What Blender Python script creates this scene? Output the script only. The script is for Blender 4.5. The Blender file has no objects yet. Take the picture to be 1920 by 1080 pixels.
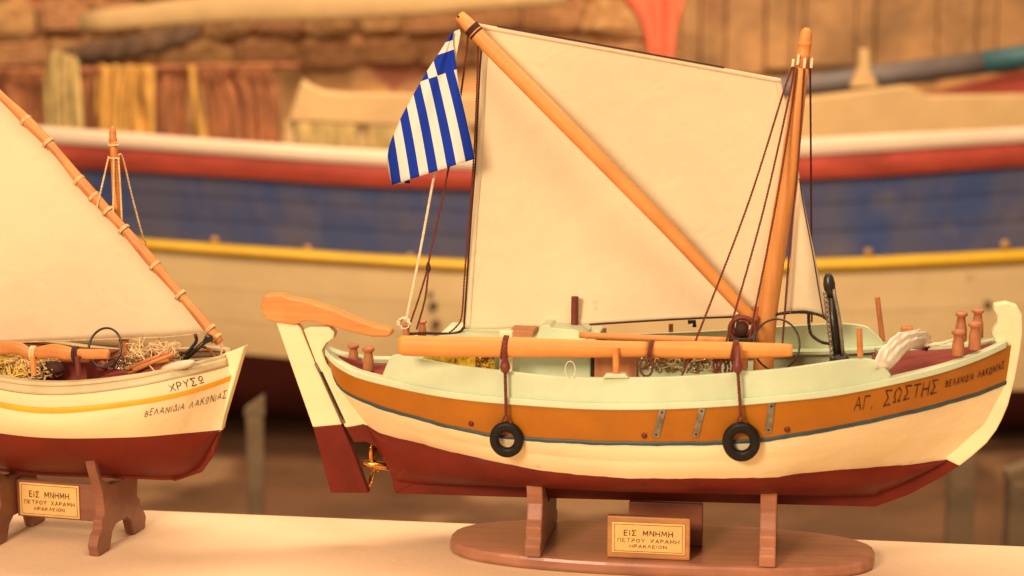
import bpy, bmesh, math, random
import numpy as np
from mathutils import Vector, Matrix

random.seed(7)
rng = np.random.RandomState(7)
SC = bpy.context.scene
COL = SC.collection
R = math.radians

# ------------------------------------------------------------------ camera, world, lights, exposure
CAM = Vector((0.0, 0.0, 1.30))
PITCH = R(8.85)
FPX = 3600.0
cam_d = bpy.data.cameras.new('camera')
cam = bpy.data.objects.new('camera', cam_d)
COL.objects.link(cam)
cam.location = CAM
cam.rotation_euler = (math.pi / 2 - PITCH, 0, 0)
cam_d.sensor_width = 36.0
cam_d.lens = 36.0 * FPX / 1920.0
cam_d.clip_start = 0.05
cam_d.clip_end = 60
cam_d.dof.use_dof = True
cam_d.dof.focus_distance = 1.79
cam_d.dof.aperture_fstop = 5.2
SC.camera = cam

world = bpy.data.worlds.new('World')
SC.world = world
world.use_nodes = True
bg = world.node_tree.nodes['Background']
bg.inputs[0].default_value = (1.0, 0.70, 0.45, 1)
bg.inputs[1].default_value = 0.36


def area(name, loc, target, size, power, col=(1.0, 0.735, 0.51)):
    l = bpy.data.lights.new(name, 'AREA')
    l.shape = 'RECTANGLE'
    l.size, l.size_y = size
    l.energy = power
    l.color = col
    o = bpy.data.objects.new(name, l)
    COL.objects.link(o)
    o.location = loc
    d = Vector(target) - Vector(loc)
    o.rotation_euler = d.to_track_quat('-Z', 'Y').to_euler()
    return o


area('case_lamp', (-1.05, -0.50, 2.0), (0.0, 1.8, 1.02), (0.7, 0.5), 71)
area('top_lamp', (0.35, 0.45, 2.75), (0.05, 1.8, 1.0), (1.2, 0.5), 21)
area('room_lamp', (0.4, 2.3, 2.9), (0.1, 5.2, 0.9), (2.4, 1.0), 140)
area('wall_lamp', (-0.2, 4.4, 3.0), (0.0, 6.9, 1.3), (3.0, 0.6), 150)

SC.view_settings.view_transform = 'Standard'
SC.view_settings.look = 'None'
SC.view_settings.exposure = 0.0
SC.view_settings.gamma = 1.0
SC.view_settings.use_curve_mapping = False
SC.cycles.use_denoising = True
SC.cycles.max_bounces = 6

# ------------------------------------------------------------------ projection helpers
FWD = Vector((0, math.cos(PITCH), -math.sin(PITCH)))
UPV = Vector((0, math.sin(PITCH), math.cos(PITCH)))


def ray(u, v):
    return FWD + Vector((1, 0, 0)) * ((u - 960) / FPX) - UPV * ((v - 540) / FPX)


def at_y(u, v, Y):
    d = ray(u, v)
    return CAM + d * ((Y - CAM.y) / d.y)


def at_z(u, v, Z):
    d = ray(u, v)
    return CAM + d * ((Z - CAM.z) / d.z)


def project(p):
    q = Vector(p) - CAM
    d = q.dot(FWD)
    return 960 + FPX * q.x / d, 540 - FPX * q.dot(UPV) / d


class Frame:
    """A standing place: origin and heading; local x runs to the bow, y away from the viewer."""

    def __init__(s, org, yaw):
        s.o = Vector(org)
        s.a = yaw
        s.ex = Vector((math.cos(yaw), math.sin(yaw), 0))
        s.ey = Vector((-math.sin(yaw), math.cos(yaw), 0))

    def w(s, p):
        return s.o + s.ex * p[0] + s.ey * p[1] + Vector((0, 0, 1)) * p[2]

    def loc(s, u, v, yl):
        d = ray(u, v)
        t = (yl - (CAM - s.o).dot(s.ey)) / d.dot(s.ey)
        q = CAM + d * t - s.o
        return Vector((q.dot(s.ex), yl, q.z))

    def locz(s, u, v, zl):
        q = at_z(u, v, s.o.z + zl) - s.o
        return Vector((q.dot(s.ex), q.dot(s.ey), zl))

    def px(s, p):
        return project(s.w(p))


WORLDF = Frame((0, 0, 0), 0)

# ------------------------------------------------------------------ materials
MATS = {}


def mat(name, col, rough=0.5, var=0.08, scale=30.0, bump=0.0, bscale=200.0, metal=0.0, spec=0.4,
        grain=None, spots=None, soft=0.06, coat=0.0, stretch=None, trans=0.0, col2=None, sharp=(0.35, 0.65)):
    m = bpy.data.materials.new(name)
    m.use_nodes = True
    nt = m.node_tree
    N, L = nt.nodes, nt.links
    b = N['Principled BSDF']
    b.inputs['Roughness'].default_value = rough
    b.inputs['Metallic'].default_value = metal
    b.inputs['Specular IOR Level'].default_value = spec
    b.inputs['Coat Weight'].default_value = coat
    tc = N.new('ShaderNodeTexCoord')
    mp = N.new('ShaderNodeMapping')
    L.new(tc.outputs['Object'], mp.inputs[0])
    if stretch:
        mp.inputs['Scale'].default_value = stretch
    n = N.new('ShaderNodeTexNoise')
    n.inputs['Scale'].default_value = scale
    n.inputs['Detail'].default_value = 6
    n.inputs['Roughness'].default_value = 0.6
    L.new(mp.outputs[0], n.inputs[0])
    cr = N.new('ShaderNodeValToRGB')
    cr.color_ramp.elements[0].position = sharp[0]
    cr.color_ramp.elements[1].position = sharp[1]
    c = Vector(col)
    if col2 is None:
        lo = [max(0, x * (1 - var * 1.6)) for x in c]
        hi = [min(1, x * (1 + var)) for x in c]
    else:
        lo, hi = col2, col
    cr.color_ramp.elements[0].color = (*lo, 1)
    cr.color_ramp.elements[1].color = (*hi, 1)
    L.new(n.outputs[0], cr.inputs[0])
    out = cr.outputs[0]
    if grain:
        g = N.new('ShaderNodeTexNoise')
        mg = N.new('ShaderNodeMapping')
        mg.inputs['Scale'].default_value = grain
        L.new(tc.outputs['Object'], mg.inputs[0])
        L.new(mg.outputs[0], g.inputs[0])
        g.inputs['Scale'].default_value = 1.0
        g.inputs['Detail'].default_value = 5
        mr = N.new('ShaderNodeMapRange')
        mr.inputs[1].default_value = 0.3
        mr.inputs[2].default_value = 0.7
        mr.inputs[3].default_value = 0.80
        mr.inputs[4].default_value = 1.04
        L.new(g.outputs[0], mr.inputs[0])
        mx = N.new('ShaderNodeMix')
        mx.data_type = 'RGBA'
        mx.blend_type = 'MULTIPLY'
        mx.inputs[0].default_value = 1
        L.new(out, mx.inputs[6])
        L.new(mr.outputs[0], mx.inputs[7])
        out = mx.outputs[2]
    if spots:
        sc_, lim, scol = spots
        v = N.new('ShaderNodeTexNoise')
        v.inputs['Scale'].default_value = sc_
        v.inputs['Detail'].default_value = 3
        L.new(tc.outputs['Object'], v.inputs[0])
        r2 = N.new('ShaderNodeValToRGB')
        r2.color_ramp.elements[0].position = lim
        r2.color_ramp.elements[1].position = lim + soft
        L.new(v.outputs[0], r2.inputs[0])
        mx = N.new('ShaderNodeMix')
        mx.data_type = 'RGBA'
        L.new(r2.outputs[0], mx.inputs[0])
        L.new(out, mx.inputs[6])
        mx.inputs[7].default_value = (*scol, 1)
        out = mx.outputs[2]
    L.new(out, b.inputs['Base Color'])
    # slight gloss variation
    rr = N.new('ShaderNodeMapRange')
    rr.inputs[3].default_value = max(0.02, rough - 0.08)
    rr.inputs[4].default_value = min(1, rough + 0.1)
    L.new(n.outputs[0], rr.inputs[0])
    L.new(rr.outputs[0], b.inputs['Roughness'])
    if bump:
        bn = N.new('ShaderNodeTexNoise')
        bn.inputs['Scale'].default_value = bscale
        bn.inputs['Detail'].default_value = 4
        L.new(mp.outputs[0], bn.inputs[0])
        bp = N.new('ShaderNodeBump')
        bp.inputs['Strength'].default_value = bump
        bp.inputs['Distance'].default_value = 0.3 / bscale
        L.new(bn.outputs[0], bp.inputs['Height'])
        L.new(bp.outputs[0], b.inputs['Normal'])
    if trans:
        tr = N.new('ShaderNodeBsdfTranslucent')
        L.new(out, tr.inputs[0])
        ms = N.new('ShaderNodeMixShader')
        ms.inputs[0].default_value = trans
        L.new(b.outputs[0], ms.inputs[1])
        L.new(tr.outputs[0], ms.inputs[2])
        L.new(ms.outputs[0], N['Material Output'].inputs[0])
    MATS[name] = m
    return m


mat('cream', (0.87, 0.73, 0.43), 0.42, 0.045, 25, 0.2, 120, stretch=(.35, 1, 1), spots=(60, 0.71, (0.74, 0.58, 0.3)))
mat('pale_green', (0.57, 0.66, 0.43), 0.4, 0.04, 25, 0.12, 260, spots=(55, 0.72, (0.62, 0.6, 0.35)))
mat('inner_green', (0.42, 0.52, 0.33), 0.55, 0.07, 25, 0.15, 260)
mat('ochre', (0.385, 0.13, 0.004), 0.38, 0.06, 30, 0.12, 300, spots=(70, 0.72, (0.33, 0.10, 0.004)))
mat('line_blue', (0.03, 0.075, 0.10), 0.45, 0.15, 60)
mat('bottom_red', (0.14, 0.014, 0.005), 0.5, 0.12, 22, 0.15, 260, spec=0.2, spots=(45, 0.70, (0.10, 0.014, 0.006)))
mat('deck_red', (0.22, 0.026, 0.026), 0.5, 0.12, 40, 0.2, 200, stretch=(0.25, 1, 1))
mat('spar_wood', (0.74, 0.29, 0.075), 0.45, 0.07, 20, 0.15, 300, grain=(6, 260, 260))
mat('mast_wood', (0.78, 0.32, 0.085), 0.45, 0.07, 20, 0.15, 300, grain=(260, 260, 6))
mat('yard_wood', (0.75, 0.30, 0.075), 0.45, 0.09, 24, 0.15, 300)
mat('small_yard_wood', (0.62, 0.235, 0.06), 0.45, 0.14, 40, 0.2, 300)
mat('oar_wood', (0.78, 0.32, 0.07), 0.5, 0.07, 20, 0.15, 300, grain=(6, 260, 260))
mat('dark_spar', (0.62, 0.235, 0.06), 0.45, 0.10, 30, 0.2, 300, grain=(9, 300, 300))
mat('peg_wood', (0.50, 0.19, 0.075), 0.5, 0.10, 60, 0.2, 400, grain=(240, 240, 20))
mat('stand_small', (0.27, 0.105, 0.06), 0.4, 0.12, 14, 0.1, 200, grain=(10, 140, 140), coat=0.08)
mat('stand_wood', (0.41, 0.175, 0.10), 0.36, 0.12, 14, 0.1, 200, grain=(10, 140, 140), coat=0.06)
mat('stand_dark', (0.27, 0.09, 0.045), 0.35, 0.12, 14, 0.1, 200, grain=(10, 140, 140), coat=0.05)
mat('frame_wood', (0.50, 0.23, 0.075), 0.35, 0.1, 20, 0.1, 200, grain=(20, 200, 200), coat=0.3)
mat('brass', (0.88, 0.56, 0.20), 0.38, 0.05, 60, 0.05, 500, metal=0.25, spec=0.5)
mat('propeller_brass', (0.75, 0.36, 0.08), 0.22, 0.1, 60, metal=1.0)
mat('steel', (0.25, 0.21, 0.14), 0.5, 0.25, 120, 0.2, 400, metal=0.4)
mat('chain_metal', (0.42, 0.34, 0.25), 0.3, 0.2, 200, metal=0.9)
mat('black_iron', (0.022, 0.018, 0.012), 0.32, 0.2, 100, 0.3, 300, spec=0.5)
mat('rubber', (0.009, 0.008, 0.007), 0.5, 0.15, 150, 0.25, 400, spec=0.25)
mat('rope_red', (0.16, 0.035, 0.018), 0.8, 0.15, 300)
mat('rope_dark', (0.06, 0.018, 0.010), 0.8, 0.15, 300)
mat('rope_tan', (0.72, 0.52, 0.26), 0.85, 0.15, 300)
mat('rope_white', (0.82, 0.70, 0.48), 0.8, 0.08, 300)
mat('cloth_white', (0.88, 0.81, 0.66), 0.85, 0.05, 60, 0.4, 900)
mat('net_yellow', (0.86, 0.56, 0.045), 0.85, 0.25, 160, 0.8, 700)
mat('net_brown', (0.30, 0.12, 0.03), 0.85, 0.3, 160, 0.6, 500)
mat('pipe_brown', (0.17, 0.035, 0.022), 0.45, 0.1, 60)
mat('paint_ink', (0.055, 0.012, 0.010), 0.6, 0.2, 200)
mat('engrave', (0.12, 0.055, 0.015), 0.6, 0.2, 200)
mat('float_grey', (0.62, 0.52, 0.36), 0.5, 0.06, 60)
mat('grey_beige', (0.56, 0.46, 0.26), 0.5, 0.06, 40, 0.12, 260)
mat('stripe_yellow', (0.85, 0.42, 0.02), 0.42, 0.05, 60)
mat('shelf_cream', (0.80, 0.57, 0.36), 0.6, 0.04, 6, 0.25, 160, spots=(14, 0.70, (0.74, 0.52, 0.32)))
# real boat and hall
mat('hall_cream', (0.76, 0.57, 0.28), 0.5, 0.06, 3.0, 0.15, 20, spots=(9, 0.72, (0.55, 0.38, 0.17)))
mat('hall_white', (0.58, 0.44, 0.31), 0.5, 0.05, 4.0, 0.1, 20)
mat('hall_red', (0.46, 0.072, 0.042), 0.5, 0.22, 3.5, 0.15, 20, stretch=(1, 1, 3))
mat('hall_blue', (0.10, 0.105, 0.17), 0.5, 0.2, 3.0, 0.2, 20, col2=(0.05, 0.085, 0.22), sharp=(0.36, 0.58),
    spots=(7.0, 0.56, (0.14, 0.13, 0.17)), soft=.22, stretch=(2.2, 1, .7))
mat('hall_yellow', (0.60, 0.36, 0.02), 0.45, 0.08, 6.0, 0.1, 30)
mat('hall_maroon', (0.14, 0.030, 0.022), 0.6, 0.2, 3.0, 0.2, 20)
mat('hall_tan', (0.44, 0.29, 0.12), 0.6, 0.08, 4.0, 0.1, 20, spots=(5, 0.68, (0.5, 0.33, 0.13)))
mat('hall_bluegrey', (0.13, 0.105, 0.095), 0.6, 0.2, 5.0)
mat('hall_teal', (0.02, 0.075, 0.085), 0.5, 0.2, 5.0)
mat('plaster', (0.50, 0.26, 0.095), 0.85, 0.3, 4.5, 0.7, 12, spots=(3.2, 0.60, (0.30, 0.10, 0.05)))
mat('stone', (0.50, 0.255, 0.10), 0.85, 0.3, 6, 0.8, 22, col2=(0.33, 0.14, 0.055))
mat('stone_pale', (0.56, 0.32, 0.12), 0.85, 0.3, 6, 0.8, 22, col2=(0.33, 0.15, 0.05))
mat('board', (0.36, 0.19, 0.07), 0.75, 0.25, 5, 0.5, 25, grain=(16, 16, 1.5), spots=(3.5, 0.62, (0.24, 0.10, 0.04)))
mat('hall_floor', (0.115, 0.055, 0.025), 0.55, 0.25, 2.2, 0.2, 25, spots=(1.6, 0.55, (0.22, 0.125, 0.058)))
mat('hall_red_cloth', (0.66, 0.12, 0.055), 0.8, 0.12, 9, 0.3, 50, stretch=(3, 3, 0.4))
mat('net_olive', (0.46, 0.33, 0.12), 0.9, 0.25, 14, 0.9, 90, stretch=(2.5, 2.5, 0.7))
mat('net_gold', (0.55, 0.30, 0.065), 0.9, 0.25, 14, 0.9, 90, stretch=(2.5, 2.5, 0.7))
mat('net_rust', (0.34, 0.13, 0.05), 0.9, 0.25, 12, 0.9, 70, stretch=(2.5, 2.5, 0.7))
mat('dark_roll', (0.11, 0.06, 0.03), 0.9, 0.3, 10, 0.8, 50)
mat('post_pale', (0.17, 0.115, 0.06), 0.8, 0.2, 8, 0.4, 40)


def sail_material():
    m = mat('sail_cloth', (0.90, 0.75, 0.49), 0.85, 0.035, 7, 0.0, trans=0.2, spots=(40, 0.73, (0.80, 0.60, 0.34)))
    nt = m.node_tree
    N, L = nt.nodes, nt.links
    b = N['Principled BSDF']
    tc = N.new('ShaderNodeTexCoord')
    w1 = N.new('ShaderNodeTexWave')
    w1.bands_direction = 'X'
    w1.inputs['Scale'].default_value = 330
    w2 = N.new('ShaderNodeTexWave')
    w2.bands_direction = 'Z'
    w2.inputs['Scale'].default_value = 330
    for w in (w1, w2):
        L.new(tc.outputs['Object'], w.inputs[0])
    ad = N.new('ShaderNodeMath')
    L.new(w1.outputs[1], ad.inputs[0])
    L.new(w2.outputs[1], ad.inputs[1])
    cn = N.new('ShaderNodeTexNoise')
    cn.inputs['Scale'].default_value = 26
    cn.inputs['Detail'].default_value = 3
    cn.inputs['Distortion'].default_value = 0.8
    L.new(tc.outputs['Object'], cn.inputs[0])
    b0 = N.new('ShaderNodeBump')
    b0.inputs['Strength'].default_value = 0.35
    b0.inputs['Distance'].default_value = 0.006
    L.new(cn.outputs[0], b0.inputs['Height'])
    bp = N.new('ShaderNodeBump')
    bp.inputs['Strength'].default_value = 0.15
    bp.inputs['Distance'].default_value = 0.0004
    L.new(ad.outputs[0], bp.inputs['Height'])
    L.new(b0.outputs[0], bp.inputs['Normal'])
    L.new(bp.outputs[0], b.inputs['Normal'])
    b.inputs['Specular IOR Level'].default_value = 0.1
    return m


sail_material()

# ------------------------------------------------------------------ mesh helpers
def finish(name, verts, faces, m, parent=None, smooth=False, org=None, frame=None, bevel=0.0, uv=None, solid=0.0, recalc=True):
    """One mesh object. Top-level ones get their origin at `org` in `frame`; parts keep the parent's space."""
    me = bpy.data.meshes.new(name)
    off = Vector(org) if org is not None else Vector((0, 0, 0))
    me.from_pydata([tuple(Vector(v) - off) for v in verts], [], [tuple(f) for f in faces])
    if recalc:
        bm = bmesh.new()
        bm.from_mesh(me)
        bmesh.ops.recalc_face_normals(bm, faces=bm.faces)
        bm.to_mesh(me)
        bm.free()
    me.materials.append(MATS[m] if isinstance(m, str) else m)
    if smooth:
        for p in me.polygons:
            p.use_smooth = True
    if uv is not None:
        lay = me.uv_layers.new(name='UVMap')
        for lp in me.loops:
            lay.data[lp.index].uv = uv[lp.vertex_index]
    o = bpy.data.objects.new(name, me)
    COL.objects.link(o)
    if parent is not None:
        o.parent = parent
    else:
        f = frame or WORLDF
        o.location = f.w(off)
        o.rotation_euler = (0, 0, f.a)
    if solid:
        md = o.modifiers.new('Solidify', 'SOLIDIFY')
        md.thickness = solid
        md.offset = 0
    if bevel:
        md = o.modifiers.new('Bevel', 'BEVEL')
        md.width = bevel
        md.segments = 2
        md.limit_method = 'ANGLE'
        md.angle_limit = R(35)
    return o


def tag(o, label, cat=None, group=None, kind=None):
    if label:
        o['label'] = label
    if cat:
        o['category'] = cat
    if group:
        o['group'] = group
    if kind:
        o['kind'] = kind
    return o


def empty(name, frame, base, label, cat, group=None):
    o = bpy.data.objects.new(name, None)
    COL.objects.link(o)
    o.empty_display_size = 0.02
    o.location = frame.w(base)
    o.rotation_euler = (0, 0, frame.a)
    tag(o, label, cat, group)
    return o


class Thing:
    """An Empty with parts whose vertices are given in the frame's space."""

    def __init__(s, name, frame, base, label, cat, group=None):
        s.f, s.base = frame, Vector(base)
        s.o = empty(name, frame, base, label, cat, group)

    def part(s, name, vf, m, parent=None, **k):
        return finish(name, vf[0], vf[1], m, parent=parent or s.o, org=s.base, **k)


def single(name, frame, vf, m, label, cat, group=None, base=None, **k):
    vs = [Vector(v) for v in vf[0]]
    if base is None:
        lo = [min(v[i] for v in vs) for i in range(3)]
        hi = [max(v[i] for v in vs) for i in range(3)]
        base = ((lo[0] + hi[0]) / 2, (lo[1] + hi[1]) / 2, lo[2])
    o = finish(name, vs, vf[1], m, org=base, frame=frame, **k)
    return tag(o, label, cat, group)


def join(*vfs):
    V, F = [], []
    for v, f in vfs:
        n = len(V)
        V += list(v)
        F += [tuple(i + n for i in q) for q in f]
    return V, F


def tube(pts, rad, sides=8, closed=False, caps=True, flat=(1, 1)):
    pts = [Vector(p) for p in pts]
    n = len(pts)
    rads = rad if hasattr(rad, '__len__') else [rad] * n
    V, F = [], []
    nrm = None
    for i, p in enumerate(pts):
        if closed:
            t = pts[(i + 1) % n] - pts[i - 1]
        else:
            t = pts[min(i + 1, n - 1)] - pts[max(i - 1, 0)]
        t.normalize()
        if nrm is None:
            ref = Vector((0, 1, 0)) if abs(t.y) < 0.9 else Vector((1, 0, 0))
            nrm = (ref - t * ref.dot(t)).normalized()
        else:
            nrm = nrm - t * nrm.dot(t)
            nrm.normalize()
        bi = t.cross(nrm)
        for k in range(sides):
            a = 2 * math.pi * k / sides
            V.append(p + (nrm * math.cos(a) * flat[0] + bi * math.sin(a) * flat[1]) * rads[i])
    m = n if closed else n - 1
    for i in range(m):
        j = (i + 1) % n
        for k in range(sides):
            k2 = (k + 1) % sides
            F.append((i * sides + k, i * sides + k2, j * sides + k2, j * sides + k))
    if caps and not closed:
        F.append(tuple(range(sides - 1, -1, -1)))
        F.append(tuple((n - 1) * sides + k for k in range(sides)))
    return V, F


def plate(poly, y0, y1, axis='y'):
    """Extruded outline; poly is a list of (x, z) and it is thick from y0 to y1."""
    n = len(poly)
    if axis == 'y':
        V = [(p[0], y0, p[1]) for p in poly] + [(p[0], y1, p[1]) for p in poly]
    elif axis == 'x':
        V = [(y0, p[0], p[1]) for p in poly] + [(y1, p[0], p[1]) for p in poly]
    else:
        V = [(p[0], p[1], y0) for p in poly] + [(p[0], p[1], y1) for p in poly]
    F = [tuple(range(n)), tuple(range(2 * n - 1, n - 1, -1))]
    for i in range(n):
        j = (i + 1) % n
        F.append((i, j, j + n, i + n))
    return V, F


def box(x0, x1, y0, y1, z0, z1):
    return plate([(x0, z0), (x1, z0), (x1, z1), (x0, z1)], y0, y1)


def grid(P, nu, nv):
    F = []
    for i in range(nu - 1):
        for j in range(nv - 1):
            a = i * nv + j
            F.append((a, a + nv, a + nv + 1, a + 1))
    return P, F


def lathe(c, prof, sides=16, axis=Vector((0, 0, 1))):
    """Turned shape: prof is a list of (radius, height) from the point c along the axis."""
    axis = Vector(axis).normalized()
    return tube([Vector(c) + axis * h for r, h in prof], [max(r, 1e-5) for r, h in prof], sides)


def hermite(xs, ys, q):
    xs = np.asarray(xs, float)
    ys = np.asarray(ys, float)
    h = np.diff(xs)
    d = np.diff(ys) / h
    m = np.zeros_like(ys)
    m[0], m[-1] = d[0], d[-1]
    for i in range(1, len(xs) - 1):
        if d[i - 1] * d[i] > 0:
            w1, w2 = 2 * h[i] + h[i - 1], h[i] + 2 * h[i - 1]
            m[i] = (w1 + w2) / (w1 / d[i - 1] + w2 / d[i])
    q = np.clip(np.asarray(q, float), xs[0], xs[-1])
    k = np.clip(np.searchsorted(xs, q, side='right') - 1, 0, len(xs) - 2)
    t = (q - xs[k]) / h[k]
    return ((1 + 2 * t) * (1 - t) ** 2 * ys[k] + t * (1 - t) ** 2 * h[k] * m[k]
            + t * t * (3 - 2 * t) * ys[k + 1] + t * t * (t - 1) * h[k] * m[k + 1])


def smooth_path(pts, n):
    """A smooth run of n points through the given ones, in 2 or 3 dimensions."""
    a = np.array([list(p) for p in pts], float)
    s = np.concatenate([[0], np.cumsum(np.linalg.norm(np.diff(a, axis=0), axis=1))])
    q = np.linspace(0, s[-1], n)
    out = np.stack([np.interp(q, s, a[:, k]) for k in range(a.shape[1])], 1)
    # Catmull-Rom through the points
    res = []
    for x in q:
        k = min(max(np.searchsorted(s, x, side='right') - 1, 0), len(a) - 2)
        t = (x - s[k]) / (s[k + 1] - s[k])
        p1, p2 = a[k], a[k + 1]
        p0 = a[k - 1] if k > 0 else 2 * p1 - p2
        p3 = a[k + 2] if k + 2 < len(a) else 2 * p2 - p1
        res.append(0.5 * (2 * p1 + (p2 - p0) * t + (2 * p0 - 5 * p1 + 4 * p2 - p3) * t * t + (3 * p1 - p0 - 3 * p2 + p3) * t ** 3))
    return res


def rope_vf(pts, r, n=None, strands=2, twist=0.006, sides=5):
    """A laid rope: strands that wind round one another."""
    P = [Vector(p) for p in pts]
    L = sum((P[i + 1] - P[i]).length for i in range(len(P) - 1))
    n = n or max(8, int(L / twist * 6))
    Q = [Vector(p) for p in smooth_path(P, n)]
    out = []
    for s in range(strands):
        T = []
        for i, p in enumerate(Q):
            t = (Q[min(i + 1, n - 1)] - Q[max(i - 1, 0)]).normalized()
            a = Vector((0, 1, 0)) if abs(t.y) < .9 else Vector((1, 0, 0))
            a = (a - t * a.dot(t)).normalized()
            b = t.cross(a)
            ph = 2 * math.pi * (i / (n - 1) * L / twist + s / strands)
            T.append(p + (a * math.cos(ph) + b * math.sin(ph)) * r * .5)
        out.append(tube(T, r * .6, sides))
    return join(*out)


# ------------------------------------------------------------------ brush lettering
GL = {
    'Α': (.8, [[(0, 0), (.4, 1), (.8, 0)], [(.15, .35), (.65, .35)]]),
    'Γ': (.6, [[(0, 0), (0, 1), (.6, 1)]]),
    '.': (.25, [[(.08, .0), (.12, .1)]]),
    'Σ': (.75, [[(.75, .95), (0, 1), (.42, .5), (0, 0), (.75, .02)]]),
    'Ω': (.9, [[(0, 0), (.3, 0), (.24, .14), (.07, .42), (.1, .76), (.45, 1), (.8, .76), (.83, .42), (.66, .14), (.6, 0), (.9, 0)]]),
    'ω': (.7, [[(.35, .3), (.1, .5), (.12, .85), (.35, 1), (.6, .85), (.62, .5), (.35, .3)], [(.05, .05), (.65, .05)]]),
    'Τ': (.8, [[(0, 1), (.8, 1)], [(.4, 1), (.4, 0)]]),
    'Η': (.75, [[(0, 0), (0, 1)], [(.75, 0), (.75, 1)], [(0, .5), (.75, .5)]]),
    'Β': (.65, [[(0, 0), (0, 1), (.45, .95), (.55, .75), (.4, .55), (0, .52)], [(.4, .54), (.65, .3), (.45, .03), (0, 0)]]),
    'Ε': (.6, [[(.6, 1), (0, 1), (0, 0), (.6, 0)], [(0, .52), (.5, .52)]]),
    'Λ': (.8, [[(0, 0), (.4, 1), (.8, 0)]]),
    'Ν': (.75, [[(0, 0), (0, 1), (.75, 0), (.75, 1)]]),
    'Ι': (.1, [[(.05, 0), (.05, 1)]]),
    'Δ': (.8, [[(0, 0), (.4, 1), (.8, 0), (0, 0)]]),
    'Κ': (.7, [[(0, 0), (0, 1)], [(.65, 1), (.02, .45)], [(.2, .6), (.7, 0)]]),
    'Χ': (.75, [[(0, 0), (.75, 1)], [(0, 1), (.75, 0)]]),
    'Ρ': (.6, [[(0, 0), (0, 1), (.45, .97), (.6, .75), (.45, .5), (0, .47)]]),
    'Υ': (.75, [[(0, 1), (.38, .5), (.75, 1)], [(.38, .5), (.38, 0)]]),
    'Μ': (.9, [[(0, 0), (.05, 1), (.45, .25), (.85, 1), (.9, 0)]]),
    'Π': (.75, [[(0, 0), (0, 1), (.75, 1), (.75, 0)]]),
    'Ο': (.8, [[(.4, 0), (.1, .2), (0, .5), (.1, .8), (.4, 1), (.7, .8), (.8, .5), (.7, .2), (.4, 0)]]),
    ' ': (.6, []),
}


def letters(text, gap=0.35, jitter=0.0, width=0.1):
    """Strokes of a word as little quads in a 0..1 wide, 0..1 high box per word length; returns verts2d, faces, length."""
    x = 0.0
    V, F = [], []
    for ch in text:
        w, st = GL[ch]
        jy = random.uniform(-jitter, jitter)
        js = 1 + random.uniform(-jitter, jitter)
        for s in st:
            pts = [(x + a, b * js + jy) for a, b in s]
            fine = [pts[0]]
            for p, q in zip(pts, pts[1:]):
                for k in range(1, 4):
                    fine.append((p[0] + (q[0] - p[0]) * k / 3, p[1] + (q[1] - p[1]) * k / 3))
            for p, q in zip(fine, fine[1:]):
                dx, dy = q[0] - p[0], q[1] - p[1]
                l = math.hypot(dx, dy) or 1
                dx, dy = dx / l, dy / l
                h = width / 2 * random.uniform(.65, 1.3)
                n = len(V)
                e = h * .5
                V += [(p[0] - dx * e - dy * h, p[1] - dy * e + dx * h), (p[0] - dx * e + dy * h, p[1] - dy * e - dx * h),
                      (q[0] + dx * e + dy * h, q[1] + dy * e - dx * h), (q[0] + dx * e - dy * h, q[1] + dy * e + dx * h)]
                F.append((n, n + 1, n + 2, n + 3))
        x += w + gap
    return V, F, x - gap


# ------------------------------------------------------------------ the hall: floor and wall
def flat_sheet(name, V, m, nu=2):
    return tag(finish(name, V, [(0, 1, 2, 3)], m), None, kind='structure')


flat_sheet('floor', [(-7, -2, 0), (7, -2, 0), (7, 8, 0), (-7, 8, 0)], 'hall_floor')
WALL_Y = 6.9
wall = tag(finish('wall', *box(-7, 7, WALL_Y, WALL_Y + .3, 0, 3.6), 'plaster'), None, kind='structure')

# rough stones set in the wall, on the left and middle of the view
def stone_mesh(seed):
    rr = np.random.RandomState(seed)
    bm = bmesh.new()
    bmesh.ops.create_cube(bm, size=1.0)
    bmesh.ops.bevel(bm, geom=bm.edges[:], offset=.22, segments=1, affect='EDGES')
    for v in bm.verts:
        v.co += Vector(rr.uniform(-.07, .07, 3))
    me = bpy.data.meshes.new('stone')
    bm.to_mesh(me)
    bm.free()
    me.materials.append(MATS['stone'] if seed % 3 else MATS['stone_pale'])
    return me


sm = [stone_mesh(i) for i in range(7)]
z = 1.02
row = 0
while z < 1.75:
    h = random.uniform(.09, .15)
    x = -2.2 + random.uniform(0, .15)
    while x < 0.5:
        w = random.uniform(.12, .30)
        o = bpy.data.objects.new('stone', random.choice(sm))
        COL.objects.link(o)
        o.parent = wall
        o.location = (x + w / 2, WALL_Y - random.uniform(-.01, .025), z + h / 2 + random.uniform(-.01, .01))
        o.scale = (w * 1.0, .12, h * .99)
        o.rotation_euler = (0, random.uniform(-.05, .05), 0)
        x += w
    z += h
# upright boards on the right of the wall
x = 0.5
while x < 2.4:
    w = random.choice((.05, .07, .09, .14, .18, .22))
    zb = 1.0 + random.uniform(-.03, .03)
    o = finish('board', *box(x, x + w - .004, WALL_Y - .035 - random.uniform(0, .02), WALL_Y - .004, zb, 2.1), 'board', parent=wall, bevel=.006)
    x += w

# ------------------------------------------------------------------ the full-size fishing boat behind
BY = 5.0


def bgcurve(pts, dy, n=60):
    """Curve of the big hull: dy(t) is how far it stands back from its nearest point."""
    P = smooth_path(pts, n)
    out = []
    for i, p in enumerate(P):
        out.append(at_y(p[0], p[1], BY + dy(p[0])))
    return out


def curl(u):
    return .26 * ((u - 1050) / 1200.0) ** 2


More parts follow.
